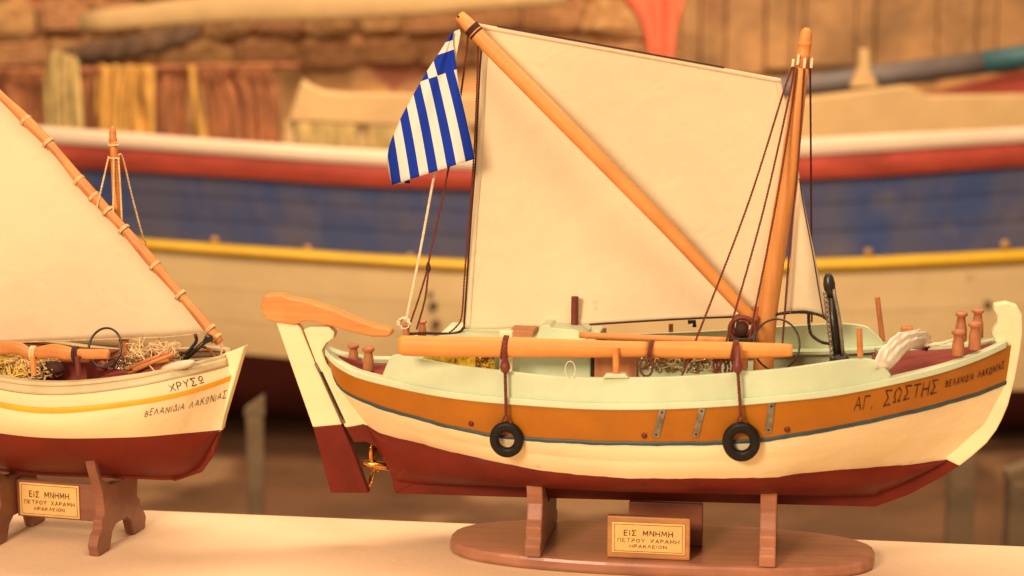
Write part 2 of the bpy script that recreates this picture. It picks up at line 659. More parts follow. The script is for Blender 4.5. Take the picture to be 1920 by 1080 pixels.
big_base = at_y(1050, 850, BY + .45)
big_base.z = 0.0
big = Thing('fishing_boat', WORLDF, big_base, 'full size wooden fishing boat with red, blue, yellow and cream hull bands behind the models', 'boat')
gun_t = [(-500, 190), (-100, 224), (60, 238), (400, 265), (760, 288), (1100, 291), (1520, 262), (1920, 243), (2400, 215)]
gun_b = [(-500, 216), (-100, 250), (87, 264), (220, 272), (475, 290), (760, 308), (1100, 314), (1505, 289), (1920, 262), (2400, 234)]
red_b = [(-500, 262), (-100, 296), (132, 311), (300, 320), (480, 331), (740, 347), (1100, 352), (1500, 333), (1667, 325), (1917, 307), (2400, 279)]
yel_t = [(-500, 385), (-100, 420), (250, 446), (480, 462), (870, 487), (1100, 494), (1540, 485), (1920, 467), (2400, 436)]
yel_b = [(-500, 408), (-100, 443), (275, 470), (480, 487), (870, 510), (1100, 518), (1530, 512), (1920, 495), (2400, 464)]
crm_b = [(-500, 585), (-100, 625), (200, 645), (462, 664), (543, 672), (900, 700), (1300, 728), (1902, 732), (2400, 715)]
mar_b = [(-500, 690), (-100, 750), (200, 775), (500, 800), (900, 830), (1300, 850), (1902, 850), (2400, 830)]


def strip(c0, c1, d0, d1, n=70, nv=5, bulge=0.0):
    A = bgcurve(c0, lambda u: curl(u) + d0, n)
    B = bgcurve(c1, lambda u: curl(u) + d1, n)
    V = []
    for a, b in zip(A, B):
        for j in range(nv):
            k = j / (nv - 1)
            p = a.lerp(b, k)
            p.y -= bulge * 4 * k * (1 - k)
            V.append(p)
    return grid(V, n, nv)


def mid(c0, c1, k, n=30):
    a, b = smooth_path(c0, n), smooth_path(c1, n)
    return [tuple(np.array(p) * (1 - k) + np.array(q) * k) for p, q in zip(a, b)]


def thick(o, t):
    md = o.modifiers.new('Solidify', 'SOLIDIFY')
    md.thickness = t
    md.offset = 0
    return o


thick(big.part('gunwale', strip(gun_t, gun_b, 0.004, .0, bulge=.004), 'hall_white'), .03)
thick(big.part('sheer_strake', strip(gun_b, red_b, .006, .016, bulge=.008), 'hall_red'), .02)
for k in range(3):
    c0, c1 = mid(red_b, yel_t, k / 3 + .006), mid(red_b, yel_t, (k + 1) / 3 - .006)
    big.part('plank', strip(c0, c1, .026 + .014 * k, .040 + .014 * k, bulge=.0008), 'hall_blue', smooth=True)
big.part('plank_backing', strip(red_b, yel_t, .034, .076), 'hall_blue', smooth=True)
big.part('rubbing_strake', strip(yel_t, yel_b, .066, .07, bulge=.022, nv=9), 'hall_yellow', smooth=True)
for k in range(3):
    c0, c1 = mid(yel_b, crm_b, k / 3 + .002), mid(yel_b, crm_b, (k + 1) / 3 - .002)
    e0, e1 = .072 + .07 * (k / 3) ** 1.5, .072 + .07 * ((k + 1) / 3) ** 1.5
    big.part('plank', strip(c0, c1, e0, e1, bulge=.0008), 'hall_cream', smooth=True)
big.part('plank_backing', strip(yel_b, crm_b, .08, .15), 'hall_cream', smooth=True)
big.part('bottom_planking', strip(crm_b, mar_b, .15, .8, bulge=.05), 'hall_maroon', smooth=True)
# far side of the hull, so that it is a body
A = bgcurve(gun_t, lambda u: 1.5 - curl(u))
B = bgcurve(mar_b, lambda u: .9)
big.part('far_planking', grid([p for a, b in zip(A, B) for p in (a, a.lerp(b, .5) + Vector((0, .1, 0)), b)], 60, 3), 'hall_maroon', smooth=True)
for u, v in [(405, 449), (578, 465), (770, 480), (1160, 488), (1625, 471), (1880, 456)]:
    c = at_y(u, v, BY + curl(u) + .085)
    big.part('bolt', lathe(c, [(.001, -.026), (.010, -.024), (.013, -.012), (.012, .03)], 12, (0, 1, 0)), 'net_gold', smooth=True)
for u, v, r in [(808, 548, .008), (813, 569, .012), (818, 604, .012), (1845, 566, .011), (272, 597, .006)]:
    c = at_y(u, v, BY + curl(u) + .122)
    big.part('drain_hole', lathe(c, [(r * .4, -.045), (r, -.044), (r, .03)], 12, (0, 1, 0)), 'dark_roll')
# deckhouse boards standing inside the big boat
def bgplate(pts, Y, th):
    P = [at_y(u, v, Y) for u, v in pts]
    return plate([(p.x, p.z) for p in P], Y, Y + th)


big.part('coaming_board', bgplate([(540, 228), (566, 148), (582, 160), (605, 170), (650, 174), (980, 180), (980, 240), (700, 236)], BY + .55, .05), 'hall_tan', bevel=.008)
for u0, u1 in [(533, 552), (668, 690), (880, 902)]:
    big.part('stanchion', bgplate([(u0, 226), (u1, 226), (u1, 330), (u0, 330)], BY + .57, .05), 'hall_tan', bevel=.006)
big.part('coaming_side', bgplate([(552, 226), (980, 232), (980, 330), (548, 330)], BY + .9, .04), 'net_olive')
big.part('coaming_board', bgplate([(1180, 232), (1490, 186), (1700, 160), (1712, 162), (1738, 179), (1920, 177), (2100, 176), (2100, 250), (1560, 262), (1180, 280)], BY + .5, .06), 'hall_tan', bevel=.008)
big.part('stanchion', bgplate([(1596, 165), (1612, 128), (1614, 92), (1630, 92), (1632, 128), (1648, 164)], BY + .56, .05), 'hall_tan', bevel=.005)
a0, a1 = at_y(1380, 178, BY + .75), at_y(1840, 118, BY + .75)
big.part('spar', tube([a0, a1], [.036, .034], 12), 'hall_bluegrey', smooth=True)
a2 = at_y(2150, 72, BY + .75)
big.part('spar', tube([a1, a2], [.0345, .034], 12), 'hall_teal', smooth=True)
big.part('engine_cover', bgplate([(1735, 182), (1870, 148), (1990, 128), (1990, 200), (1735, 200)], BY + .8, .1), 'hall_red', bevel=.01)

# trestle posts under the big boat
for u0, u1, vt, Y, lab in [(457, 494, 785, 4.12, 'pale wooden prop post under the big hull between the two models'),
                           (1782, 1838, 800, 4.12, 'pale wooden prop post under the big hull right of the bow'),
                           (1890, 1950, 905, 4.12, 'pale short wooden prop post at the right edge of the view')]:
    a, b = at_y(u0, vt, Y), at_y(u1, vt, Y)
    cx, w = (a.x + b.x) / 2, (b.x - a.x)
    t = Thing('prop_post', WORLDF, (cx, Y, 0), lab, 'post', 'props under the big boat')
    t.part('shaft', box(a.x + w * .08, b.x - w * .08, Y, Y + w * .8, .03, a.z), 'post_pale', bevel=.005)
    t.part('foot', box(a.x - w * .12, b.x + w * .12, Y - w * .12, Y + w * .92, 0, .03), 'post_pale', bevel=.004)
    t.part('wedge', plate([(a.x, a.z), (b.x, a.z), (b.x, a.z + .05), (a.x, a.z + .02)], Y + .004, Y + w * .75), 'post_pale', bevel=.003)

# things on the wall behind: nets, a rolled net, a pale spar, a red cloth
def drape(name, outline_l, outline_r, Y, m, label, cat='fishing net', folds=7, depth=.04, group=None, seed=1):
    """A hanging bunch of net: two side lines from top to bottom, folded between them, with thickness."""
    rr = np.random.RandomState(seed)
    n, k = 26, folds * 6 + 1
    Lp, Rp = smooth_path(outline_l, n), smooth_path(outline_r, n)
    ph = rr.uniform(0, 6, 4)
    V = []
    for i in range(n):
        for j in range(k):
            s = j / (k - 1)
            u = Lp[i][0] * (1 - s) + Rp[i][0] * s + 1.5 * math.sin(i * .17 + s * 9 + ph[0])
            v = Lp[i][1] * (1 - s) + Rp[i][1] * s + (2.5 * math.sin(s * 23 + ph[1]) if i in (0, n - 1) else 0)
            p = at_y(u, v, Y)
            sw = s + .05 * math.sin(s * 7 + ph[0]) + .03 * math.sin(i * .13 + s * 5 + ph[3])
            p.y += depth * (math.sin(sw * folds * 6.283 + ph[2]) * (.4 + .6 * math.sin(s * 5 + ph[1]) ** 2) + .6 * math.sin(sw * 9 + i * .06)) * .5
            V.append(p)
    V, F = grid(V, n, k)
    return single(name, WORLDF, (V, F), m, label, cat, group, smooth=True, solid=.012)


NETG = 'nets hung behind the big boat'
drape('fishing_net', [(96, 92), (84, 140), (88, 255)], [(146, 112), (150, 160), (158, 262)], 6.25, 'net_olive', 'pale olive net hanging leftmost behind the red gunwale', seed=1, folds=4, group=NETG)
drape('fishing_net', [(148, 128), (158, 180), (160, 262)], [(196, 124), (186, 180), (184, 266)], 6.32, 'net_rust', 'thin brown net between the olive and the golden nets', seed=2, folds=3, group=NETG)
drape('fishing_net', [(186, 122), (180, 180), (180, 266)], [(290, 124), (286, 190), (292, 272)], 6.25, 'net_gold', 'broad golden yellow net hanging behind the left mast top', seed=3, folds=6, group=NETG)
drape('fishing_net', [(290, 126), (292, 190), (292, 272)], [(352, 124), (350, 190), (360, 276)], 6.34, 'net_rust', 'rust brown net right of the golden net', seed=4, folds=4, group=NETG)
drape('fishing_net', [(354, 124), (358, 170), (374, 278)], [(366, 124), (370, 175), (392, 280)], 6.24, 'net_gold', 'narrow strand of golden net hanging alone', seed=5, folds=1, depth=.02, group=NETG)
drape('fishing_net', [(372, 130), (384, 180), (392, 280)], [(500, 128), (520, 190), (530, 285)], 6.36, 'net_rust', 'wide rust red net left of the pale deck box', seed=6, folds=7, group=NETG)
drape('fishing_net', [(-40, 130), (-40, 260)], [(80, 138), (86, 262)], 6.36, 'net_rust', 'dull brown net at the left edge of the view', seed=9, folds=5, group=NETG)
Pn = [at_y(u, v, 6.3) for u, v in [(-60, 128), (90, 134), (300, 126), (560, 122)]]
single('net_pole', WORLDF, tube(smooth_path(Pn, 30), .009, 10), 'net_rust', 'thin horizontal pole from which the nets hang', 'pole', smooth=True)
Pr = smooth_path([at_y(u, v, 6.45) for u, v in [(120, 104), (190, 98), (270, 84), (350, 66), (372, 60)]], 24)
single('net_roll', WORLDF, tube(Pr, [.02 + .022 * math.sin(math.pi * i / 23) ** .5 + .006 * math.sin(i * 1.7) for i in range(24)], 12), 'dark_roll',
       'dark rolled net lying above the hanging nets', 'net', smooth=True)
Pp = [at_y(u, v, 6.6) for u, v in [(150, 42), (420, 16), (700, 4), (1060, -22)]]
single('pale_plank', WORLDF, tube(smooth_path(Pp, 20), [.035 + .02 * min(1, i / 8) for i in range(20)], 14, flat=(.35, 1)), 'hall_tan',
       'long pale plank high on the wall above the nets', 'plank', smooth=True)
drape('red_cloth', [(1150, -40), (1172, 0), (1205, 45), (1222, 112)], [(1300, -40), (1284, 0), (1268, 50), (1258, 116)], 6.2, 'hall_red_cloth',
      'red cloth hanging gathered to a point above the large sail', 'cloth', folds=3, depth=.04, seed=12)

# ------------------------------------------------------------------ display table
SHELF_Z = 0.768
TF = Frame((0.03, 1.865, 0.0), R(-8.5))
tab = Thing('display_table', TF, (0, -.28, 0), 'cream painted display table carrying both model boats', 'table')
tab.part('top', box(-1.5, 1.5, -.62, 0.0, SHELF_Z - .03, SHELF_Z), 'shelf_cream', bevel=.002)
tab.part('plinth', box(-1.46, 1.46, -.58, -.04, 0, SHELF_Z - .03), 'shelf_cream', bevel=.004)

# ------------------------------------------------------------------ model boats: hull tools
class Hull:
    """Longitudinal lines on the near side; the far side mirrors them."""

    def __init__(s, frame, n=90):
        s.f, s.n, s.c = frame, n, {}

    def line(s, name, pts, bt, bv, wav=0.0):
        P = [(p[0], p[1] + wav * (math.sin(i * .9 + len(pts)) + .7 * math.sin(i * 2.3 + 1) + .5 * rng.uniform(-1, 1))) for i, p in enumerate(smooth_path(pts, s.n))]
        out = []
        for i, p in enumerate(P):
            t = i / (s.n - 1)
            b = float(hermite(bt, bv, [t])[0])
            out.append(s.f.loc(p[0], p[1], -b))
        s.c[name] = out
        return out

    def at(s, name, t):
        c = s.c[name]
        x = min(max(t, 0), 1) * (s.n - 1)
        i = min(int(x), s.n - 2)
        return c[i].lerp(c[i + 1], x - i)

    def find_u(s, name, u):
        """Fraction along a line at which it crosses the pixel column u."""
        us = [s.f.px(p)[0] for p in s.c[name]]
        for i in range(s.n - 1):
            if (us[i] - u) * (us[i + 1] - u) <= 0 and us[i] != us[i + 1]:
                return (i + (u - us[i]) / (us[i + 1] - us[i])) / (s.n - 1)
        return 0.0 if u < us[0] else 1.0

    def loft(s, lo, hi, side, nv=5, bulge=0.0, t0=0.0, t1=1.0, off=0.0):
        n = max(4, int(s.n * (t1 - t0)))
        V = []
        for i in range(n):
            t = t0 + (t1 - t0) * i / (n - 1)
            a, b = s.at(lo, t), s.at(hi, t)
            for j in range(nv):
                k = j / (nv - 1)
                p = a.lerp(b, k)
                p.y -= bulge * 4 * k * (1 - k) * math.sin(math.pi * min(1, max(0, t))) ** .5 + off
                V.append(Vector((p.x, p.y * side, p.z)))
        return grid(V, n, nv)


def ppoly(frame, pts, yl=0.0):
    return [(q.x, q.z) for q in (frame.loc(u, v, yl) for u, v in pts)]


# ================================================================== large model boat
MF = Frame((at_z(1243, 1020, SHELF_Z + .013).x, at_z(1243, 1020, SHELF_Z + .013).y, SHELF_Z), R(-8.5))
H = Hull(MF)
bt = [0, .04, .1, .2, .35, .5, .65, .8, .9, .96, 1]
A_px = [(610, 664), (618, 674), (632, 687), (667, 706), (730, 723), (817, 741), (900, 752), (1000, 760), (1100, 766), (1200, 767),
        (1300, 764), (1385, 759), (1485, 750), (1565, 741), (1665, 722), (1765, 698), (1840, 672), (1896, 646)]
T_px = [(621, 693), (626, 708), (634, 721), (655, 738), (705, 758), (755, 774), (805, 787), (840, 797), (920, 813), (982, 819), (1077, 825),
        (1166, 828), (1314, 828), (1424, 822), (1507, 810), (1595, 794), (1714, 768), (1815, 741), (1888, 714)]
U_px = [(621, 694), (626, 711), (634, 725), (655, 743), (705, 764), (755, 780), (805, 793), (840, 803), (920, 819), (982, 826), (1077, 832),
        (1166, 835), (1314, 835), (1424, 829), (1507, 817), (1595, 801), (1714, 775), (1815, 748), (1887, 721)]
W_px = [(683, 792), (700, 806), (725, 816), (775, 828), (850, 848), (975, 875), (1047, 886), (1136, 894), (1195, 897), (1314, 897), (1447, 895),
        (1507, 887), (1625, 877), (1714, 870), (1778, 861)]
K_px = [(690, 802), (712, 850), (738, 892), (770, 907), (1000, 915), (1300, 924), (1600, 932), (1655, 922), (1700, 904), (1740, 884), (1780, 863)]
H.line('sheer', A_px, bt, [.007, .030, .055, .084, .108, .117, .113, .088, .055, .028, .007])
H.line('line_top', T_px, bt, [.006, .024, .047, .077, .102, .113, .109, .082, .048, .023, .006], .35)
H.line('line_low', U_px, bt, [.006, .0235, .0465, .0765, .1015, .1125, .1085, .0815, .0475, .0225, .006], .45)
H.line('water', W_px, bt, [.005, .012, .027, .055, .083, .097, .090, .058, .026, .012, .005], .4)
M_px = [(650, 745), (664, 765), (700, 785), (750, 802), (805, 817), (850, 826), (920, 840), (982, 849), (1077, 859), (1166, 865), (1314, 866), (1424, 862),
        (1507, 852), (1595, 840), (1714, 822), (1800, 807), (1850, 793)]
H.line('middle', M_px, bt, [.0055, .019, .039, .068, .0945, .1075, .1015, .071, .036, .017, .0055])
H.line('keel', K_px, bt, [.004, .004, .005, .006, .008, .010, .009, .006, .004, .004, .004])
BASE = (0, 0, .013)
boat = Thing('model_boat', MF, BASE, 'large model sailing boat with ochre strake, pale green bulwark and cream square sail', 'model boat', 'model boats')
for side in (1, -1):
    boat.part('ochre_strake', H.loft('line_top', 'sheer', side, 5, .0015), 'ochre', smooth=True)
    boat.part('painted_line', H.loft('line_low', 'line_top', side, 3, .0012, off=.0006), 'line_blue', smooth=True)
    va, fa = H.loft('water', 'middle', side, 6, .0015)
    vb, fb_ = H.loft('middle', 'line_low', side, 6, .0012)
    boat.part('topside_planking', join((va, fa), (vb, fb_)), 'cream', smooth=True)
    boat.part('bottom_planking', H.loft('keel', 'water', side, 14, .020), 'bottom_red', smooth=True)

# keel, stem, stern post: timbers on the centre line
boat.part('keel', plate(ppoly(MF, [(735, 885), (742, 923), (1000, 931), (1300, 939), (1640, 948), (1702, 926), (1760, 895), (1798, 871), (1780, 858),
                                   (1735, 880), (1690, 900), (1640, 915), (1300, 912), (1000, 903), (770, 895)]), -.005, .005), 'bottom_red', bevel=.001)
boat.part('stem', plate(ppoly(MF, [(1798, 871), (1822, 852), (1849, 828), (1867, 804), (1878, 783), (1889, 757), (1901, 711), (1911, 660), (1916, 622),
                                   (1915, 588), (1906, 571), (1886, 565), (1863, 569), (1862, 579), (1869, 592), (1868, 606), (1858, 624), (1866, 640),
                                   (1885, 648), (1874, 715), (1858, 757), (1836, 788), (1800, 822), (1765, 855)]), -.0065, .0065), 'cream', bevel=.0015)
boat.part('stern_post', plate(ppoly(MF, [(572, 616), (584, 611), (620, 611), (630, 622), (628, 632), (614, 642), (606, 656), (616, 680), (632, 700), (650, 728), (674, 764),
                                         (698, 799), (684, 793), (664, 797), (650, 799), (640, 777), (618, 727), (596, 680)]), -.0065, .0065), 'cream', bevel=.0012)
boat.part('stern_post_foot', plate(ppoly(MF, [(650, 799), (664, 797), (685, 793), (715, 815), (755, 865), (775, 905), (742, 923), (738, 900), (731, 875), (720, 852), (706, 835), (688, 826), (666, 827)]),
                                   -.006, .006), 'bottom_red', bevel=.001)

# rudder with tiller
rud = boat.part('rudder', plate(ppoly(MF, [(520, 603), (560, 607), (566, 614), (586, 662), (604, 706), (643, 794), (589, 799), (556, 706)]), -.005, .005), 'cream', bevel=.001)
boat.part('rudder_foot', plate(ppoly(MF, [(589, 799), (643, 794), (652, 815), (662, 838), (676, 876), (693, 922), (622, 922), (606, 862)]), -.005, .005), 'bottom_red', parent=rud, bevel=.001)
til = ppoly(MF, [(493, 570), (499, 551), (532, 550), (543, 556), (580, 563), (630, 579), (667, 596), (705, 609), (728, 613), (736, 617), (737, 624), (731, 629),
                 (700, 629), (667, 621), (630, 611), (592, 601), (575, 600), (562, 605), (553, 607), (520, 602), (503, 597), (496, 585)])
boat.part('tiller', plate(til, -.008, .008), 'spar_wood', parent=rud, bevel=.003)
boat.part('pintle', tube([MF.loc(592, 681, -.006), MF.loc(600, 697, -.006)], .0018, 8), 'steel', parent=rud)
boat.part('pintle', tube([MF.loc(640, 780, -.006), MF.loc(646, 793, -.006)], .0018, 8), 'steel', parent=rud)
boat.part('gap_line', tube([MF.loc(602, 697, -.0066), MF.loc(643, 786, -.0066)], .0013, 8), 'black_iron', parent=rud)  # black tube standing in for the shaded gap between rudder and stern post

# propeller in its aperture
pc = MF.loc(701, 874, 0)
boat.part('propeller_hub', lathe(pc + Vector((-.012, 0, .003)), [(.0008, 0), (.003, .002), (.004, .01), (.0035, .03)], 12, (1, 0, -.12)), 'propeller_brass', smooth=True)
for k, a in enumerate((100, 220, 340)):
    d = Vector((0, math.cos(R(a)), math.sin(R(a))))
    e = Vector((.55, d.z * .8, -d.y * .8)).normalized()
    V = []
    for i in range(8):
        s = i / 7
        w = .0055 * math.sin(math.pi * (.12 + .8 * s)) ** .7
        c = pc + d * (.002 + .021 * s)
        V += [c - e * w, c + e * w]
    boat.part('propeller_blade', grid(V, 8, 2), 'propeller_brass', smooth=True, solid=.0008)

# cap rail all round, at the sheer
def railcurve(h, inset, n=90, t0=0., t1=1.):
    out = []
    for i in range(n):
        t = t0 + (t1 - t0) * i / (n - 1)
        p = H.at('sheer', t)
        out.append(Vector((p.x, min(p.y + inset, -.0005), p.z + h)))
    return out


def rail_vf(side, t0, t1, inset0, inset1, h0, h1, n=90):
    cs = [railcurve(h0, inset0, n, t0, t1), railcurve(h1, inset0 + .0008, n, t0, t1), railcurve(h1, inset1, n, t0, t1), railcurve(h0, inset1, n, t0, t1)]
    V, F = [], []
    for i in range(n):
        for c in cs:
            V.append((c[i].x, c[i].y * side, c[i].z))
    for i in range(n - 1):
        for k in range(4):
            k2 = (k + 1) % 4
            F.append((i * 4 + k, i * 4 + k2, (i + 1) * 4 + k2, (i + 1) * 4 + k))
    F += [(0, 1, 2, 3), tuple((n - 1) * 4 + k for k in (3, 2, 1, 0))]
    return V, F


for side in (1, -1):
    boat.part('cap_rail', rail_vf(side, 0, .992, -.0022, .013, -.0006, .0055), 'pale_green', smooth=False, bevel=.001)

# raised washboards amidships
WB = [(716, 703), (722, 688), (730, 672), (742, 665), (780, 671), (855, 685), (955, 697), (1025, 705), (1100, 708), (1200, 708), (1275, 706),
      (1375, 699), (1485, 689), (1585, 675), (1632, 674), (1650, 684), (1664, 695), (1670, 703)]
wt0, wt1 = H.find_u('sheer', 716), H.find_u('sheer', 1670)
wb_top = smooth_path(WB, 120)


def washboard(side):
    V, F = [], []
    n = len(wb_top)
    for i, (u, v) in enumerate(wb_top):
        t = H.find_u('sheer', u)
        s = H.at('sheer', t)
        y = s.y + .0015
        top = MF.loc(u, v, y + .0015)
        zb = s.z + .005
        zt = max(top.z, zb + .0006)
        V += [(s.x, y * side, zb), (s.x, (y + .0018) * side, zt), (s.x, (y + .0058) * side, zt), (s.x, (y + .0055) * side, zb)]
    for i in range(n - 1):
        for k in range(4):
            k2 = (k + 1) % 4
            F.append((i * 4 + k, i * 4 + k2, (i + 1) * 4 + k2, (i + 1) * 4 + k))
    F += [(0, 1, 2, 3), tuple((n - 1) * 4 + k for k in (3, 2, 1, 0))]
    return V, F


for side in (1, -1):
    boat.part('washboard', washboard(side), 'pale_green', bevel=.0008)
# decks and hold
tF, tA = H.find_u('sheer', 1652), H.find_u('sheer', 752)


def deck_vf(t0, t1, n=24, nv=7, dz=.001, crown=.004, inset=.012):
    V = []
    for i in range(n):
        p = H.at('sheer', t0 + (t1 - t0) * i / (n - 1))
        b = max(-p.y - inset, .0008)
        for j in range(nv):
            k = j / (nv - 1) * 2 - 1
            V.append((p.x, b * k, p.z + dz + crown * (1 - k * k)))
    return grid(V, n, nv)


boat.part('foredeck', deck_vf(tF, .97), 'deck_red', smooth=True)
boat.part('aft_deck', deck_vf(.02, tA), 'deck_red', smooth=True)
for t, nm in ((tF, 'bulkhead'), (tA, 'bulkhead')):
    p = H.at('sheer', t)
    b = -p.y - .016
    boat.part(nm, box(p.x - .002, p.x + .002, -b, b, p.z - .022, p.z + .001), 'deck_red')
zfloor = H.at('sheer', .5).z - .042
for side in (1, -1):
    V = []
    n = 50
    for i in range(n):
        t = tA + (tF - tA) * i / (n - 1)
        p = H.at('sheer', t)
        zf = max(zfloor, p.z - .036)
        for y, zz in ((p.y + .007, p.z + .004), (p.y + .012, (p.z + zf) / 2), (p.y + .026, zf)):
            V.append((p.x, y * side, zz))
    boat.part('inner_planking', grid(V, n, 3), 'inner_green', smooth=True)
V = []
for i in range(30):
    p = H.at('sheer', tA + (tF - tA) * i / 29)
    for k in (-1, 1):
        V.append((p.x, (-p.y - .024) * k, max(zfloor, p.z - .036)))
boat.part('hold_floor', grid(V, 30, 2), 'deck_red')
# side decks: the flat ledges inside the washboards
for side in (1, -1):
    V = []
    for i in range(50):
        p = H.at('sheer', tA + (tF - tA) * i / 49)
        V += [(p.x, (p.y + .005) * side, p.z + .0035), (p.x, (p.y + .022) * side, p.z + .0035)]
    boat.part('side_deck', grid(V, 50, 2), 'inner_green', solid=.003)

# metal straps, drain plugs and name on the ochre strake
def on_strake(t, f, lift=.0006, lo='line_top', hi='sheer', hull=None, bulge=.0015):
    hull = hull or H
    a, b = hull.at(lo, t), hull.at(hi, t)
    p = a.lerp(b, f)
    d = hull.at(lo, min(t + .01, 1)) - hull.at(lo, max(t - .01, 0))
    nrm = d.cross(b - a).normalized()
    if nrm.y > 0:
        nrm = -nrm
    p.y -= bulge * 4 * f * (1 - f) * math.sin(math.pi * min(1, max(0, t))) ** .5
    return p + nrm * lift


for (u0, v0), (u1, v1) in (((1243, 768), (1228, 815)), ((1317, 765), (1303, 818)), ((1447, 757), (1439, 808))):
    V = []
    ta, tb = H.find_u('sheer', u0), H.find_u('line_top', u1)
    for i in range(7):
        f = .98 - .82 * i / 6
        t = ta + (tb - ta) * i / 6
        for dt in (-.0045, .0045):
            V.append(on_strake(t + dt, f, .0009))
    st = boat.part('metal_strap', grid(V, 7, 2), 'steel', solid=.0012)
    for f in (.9, .24):
        t = ta + (tb - ta) * (.98 - f) / .82
        boat.part('rivet', lathe(on_strake(t, f, .0006), [(.0012, 0), (.0012, .001), (.0002, .0016)], 8, (0, -1, 0)), 'black_iron', parent=st)
for u, f in ((882, .22), (1206, .2), (1475, .16)):
    t = H.find_u('line_top', u)
    boat.part('drain_plug', lathe(on_strake(t, f, -.001), [(.0026, 0), (.0026, .0022), (.0014, .0026), (.001, .0012)], 12, (0, -1, 0)), 'pipe_brown', smooth=True)


def paint_word(thing, hull, text, u0, u1, f0, f1, hgt, m, lo, hi, width=.12, gap=.35, jit=.05, bulge=.0015, pname='lettering'):
    """Lettering laid on the planking between two lines of a hull."""
    V2, F, L = letters(text, gap, jit, width)
    t0, t1 = hull.find_u(lo, u0), hull.find_u(lo, u1)
    V = []
    for x, y in V2:
        s = x / L
        t = t0 + (t1 - t0) * s
        a, b = hull.at(lo, t), hull.at(hi, t)
        f = f0 + (f1 - f0) * s + y * hgt / (b - a).length
        V.append(on_strake(t, f, .0005, lo, hi, hull, bulge))
    return thing.part(pname, (V, F), m, recalc=False)


paint_word(boat, H, 'ΑΓ. ΣΩΣΤΗΣ', 1597, 1752, .40, .39, .0135, 'paint_ink', 'line_top', 'sheer', width=.10, jit=.09)
paint_word(boat, H, 'ΒΕΛΑΝΙΔΙΑ ΛΑΚΩΝΙΑΣ', 1768, 1878, .48, .42, .0062, 'paint_ink', 'line_top', 'sheer', width=.17, gap=.45, jit=.06)

# mast with its head
mp_ = [MF.loc(u, v, 0) for u, v in [(1431, 705), (1437, 600), (1448, 520), (1463, 420), (1479, 320), (1494, 200), (1503, 128)]]
mr = [.0098, .0097, .0094, .0090, .0083, .0072, .0064]
mP = smooth_path(mp_, 30)
mast = boat.part('mast', tube(mP, [float(np.interp(i / 29, np.linspace(0, 1, 7), mr)) for i in range(30)], 14), 'mast_wood', smooth=True)
m0, m1 = MF.loc(1503, 130, 0), MF.loc(1513, 52, 0)
ax = (m1 - m0)
Lm = ax.length
boat.part('mast_head', lathe(m0, [(.0062, -.002), (.0060, Lm * .3), (.0066, Lm * .32), (.0060, Lm * .34), (.0060, Lm * .58), (.0066, Lm * .6), (.0057, Lm * .63),
                                  (.0058, Lm * .8), (.0048, Lm * .93), (.002, Lm)], 14, ax), 'spar_wood', parent=mast, smooth=True)
for u, v, y in ((1486, 120, -.004), (1496, 112, -.007), (1508, 118, -.008), (1521, 118, -.004)):
    c = MF.loc(u, v, y)
    boat.part('pin', tube([c - Vector((0, 0, .0045)), c + Vector((0.0008, 0, .0045))], .0013, 8), 'rope_white', parent=mast)
boat.part('mast_cleat', tube([MF.loc(1416, 575, -.004), MF.loc(1418, 640, -.004)], .0032, 8), 'peg_wood', parent=mast)
boat.part('mast_band', tube([MF.loc(1420 + 8 * math.cos(0), 655, 0), MF.loc(1433, 662, 0)], .0104, 14), 'dark_spar', parent=mast)

# square sail
SY = .013
sl = smooth_path([(893, 43), (904, 78), (900, 150), (893, 300), (884, 420), (876, 540), (871, 617)], 40)
srt = smooth_path([(1464, 147), (1470, 180), (1480, 220), (1478, 300), (1465, 400), (1448, 500), (1432, 592)], 40)
NU, NV = 40, 44
V, UVs = [], []
for i in range(NU):
    k = i / (NU - 1)
    for j in range(NV):
        s = j / (NV - 1)
        u = sl[i][0] * (1 - s) + srt[i][0] * s
        v = sl[i][1] * (1 - s) + srt[i][1] * s
        if k > .5:
            v += 12 * math.sin(math.pi * s) * (k - .5) * 2 * (.5 - s) * .9
        bil = .016 * math.sin(math.pi * s) ** .8 * math.sin(math.pi * min(1, k * .95 + .05)) + .0012 * math.sin(s * 13 + k * 5) * k
        V.append(MF.loc(u, v, SY + bil))
sail = boat.part('sail', grid(V, NU, NV), 'sail_cloth', smooth=True, solid=.0006)
e = [Vector(V[j]) + Vector((0, -.001, .0006)) for j in range(3, 36)]
boat.part('bolt_rope', tube(e, .0009, 6), 'rope_dark', parent=sail)
e = [Vector(V[i * NV]) + Vector((-.0006, -.0008, 0)) for i in range(4, NU)]
boat.part('bolt_rope', tube(e, .0009, 6), 'rope_dark', parent=sail)
e = [Vector(V[(NU - 1) * NV + j]) + Vector((0, -.001, -.0004)) for j in range(18, 41)]
boat.part('bolt_rope', tube(e, .0010, 6), 'rope_dark', parent=sail)
# hems: the doubled edges of the cloth, with their stitching
def sgrid(a, b):
    i, j = a * (NU - 1), b * (NV - 1)
    i0, j0 = min(int(i), NU - 2), min(int(j), NV - 2)
    p = lambda x, y: Vector(V[x * NV + y])
    return p(i0, j0).lerp(p(i0 + 1, j0), i - i0).lerp(p(i0, j0 + 1).lerp(p(i0 + 1, j0 + 1), i - i0), j - j0)


sail_grid = [Vector(v) for v in V]
fwd = Vector((0, -.0006, 0))
for fn in ((lambda s, w: sgrid(w * .021, s)), (lambda s, w: sgrid(1 - w * .021, s)), (lambda s, w: sgrid(s, w * .020)), (lambda s, w: sgrid(s, 1 - w * .020))):
    hv = []
    for q in range(50):
        for w in (.0, .5, 1.0):
            hv.append(fn(q / 49, w) + fwd)
    boat.part('hem', grid(hv, 50, 3), 'sail_cloth', parent=sail, smooth=True, solid=.0005)

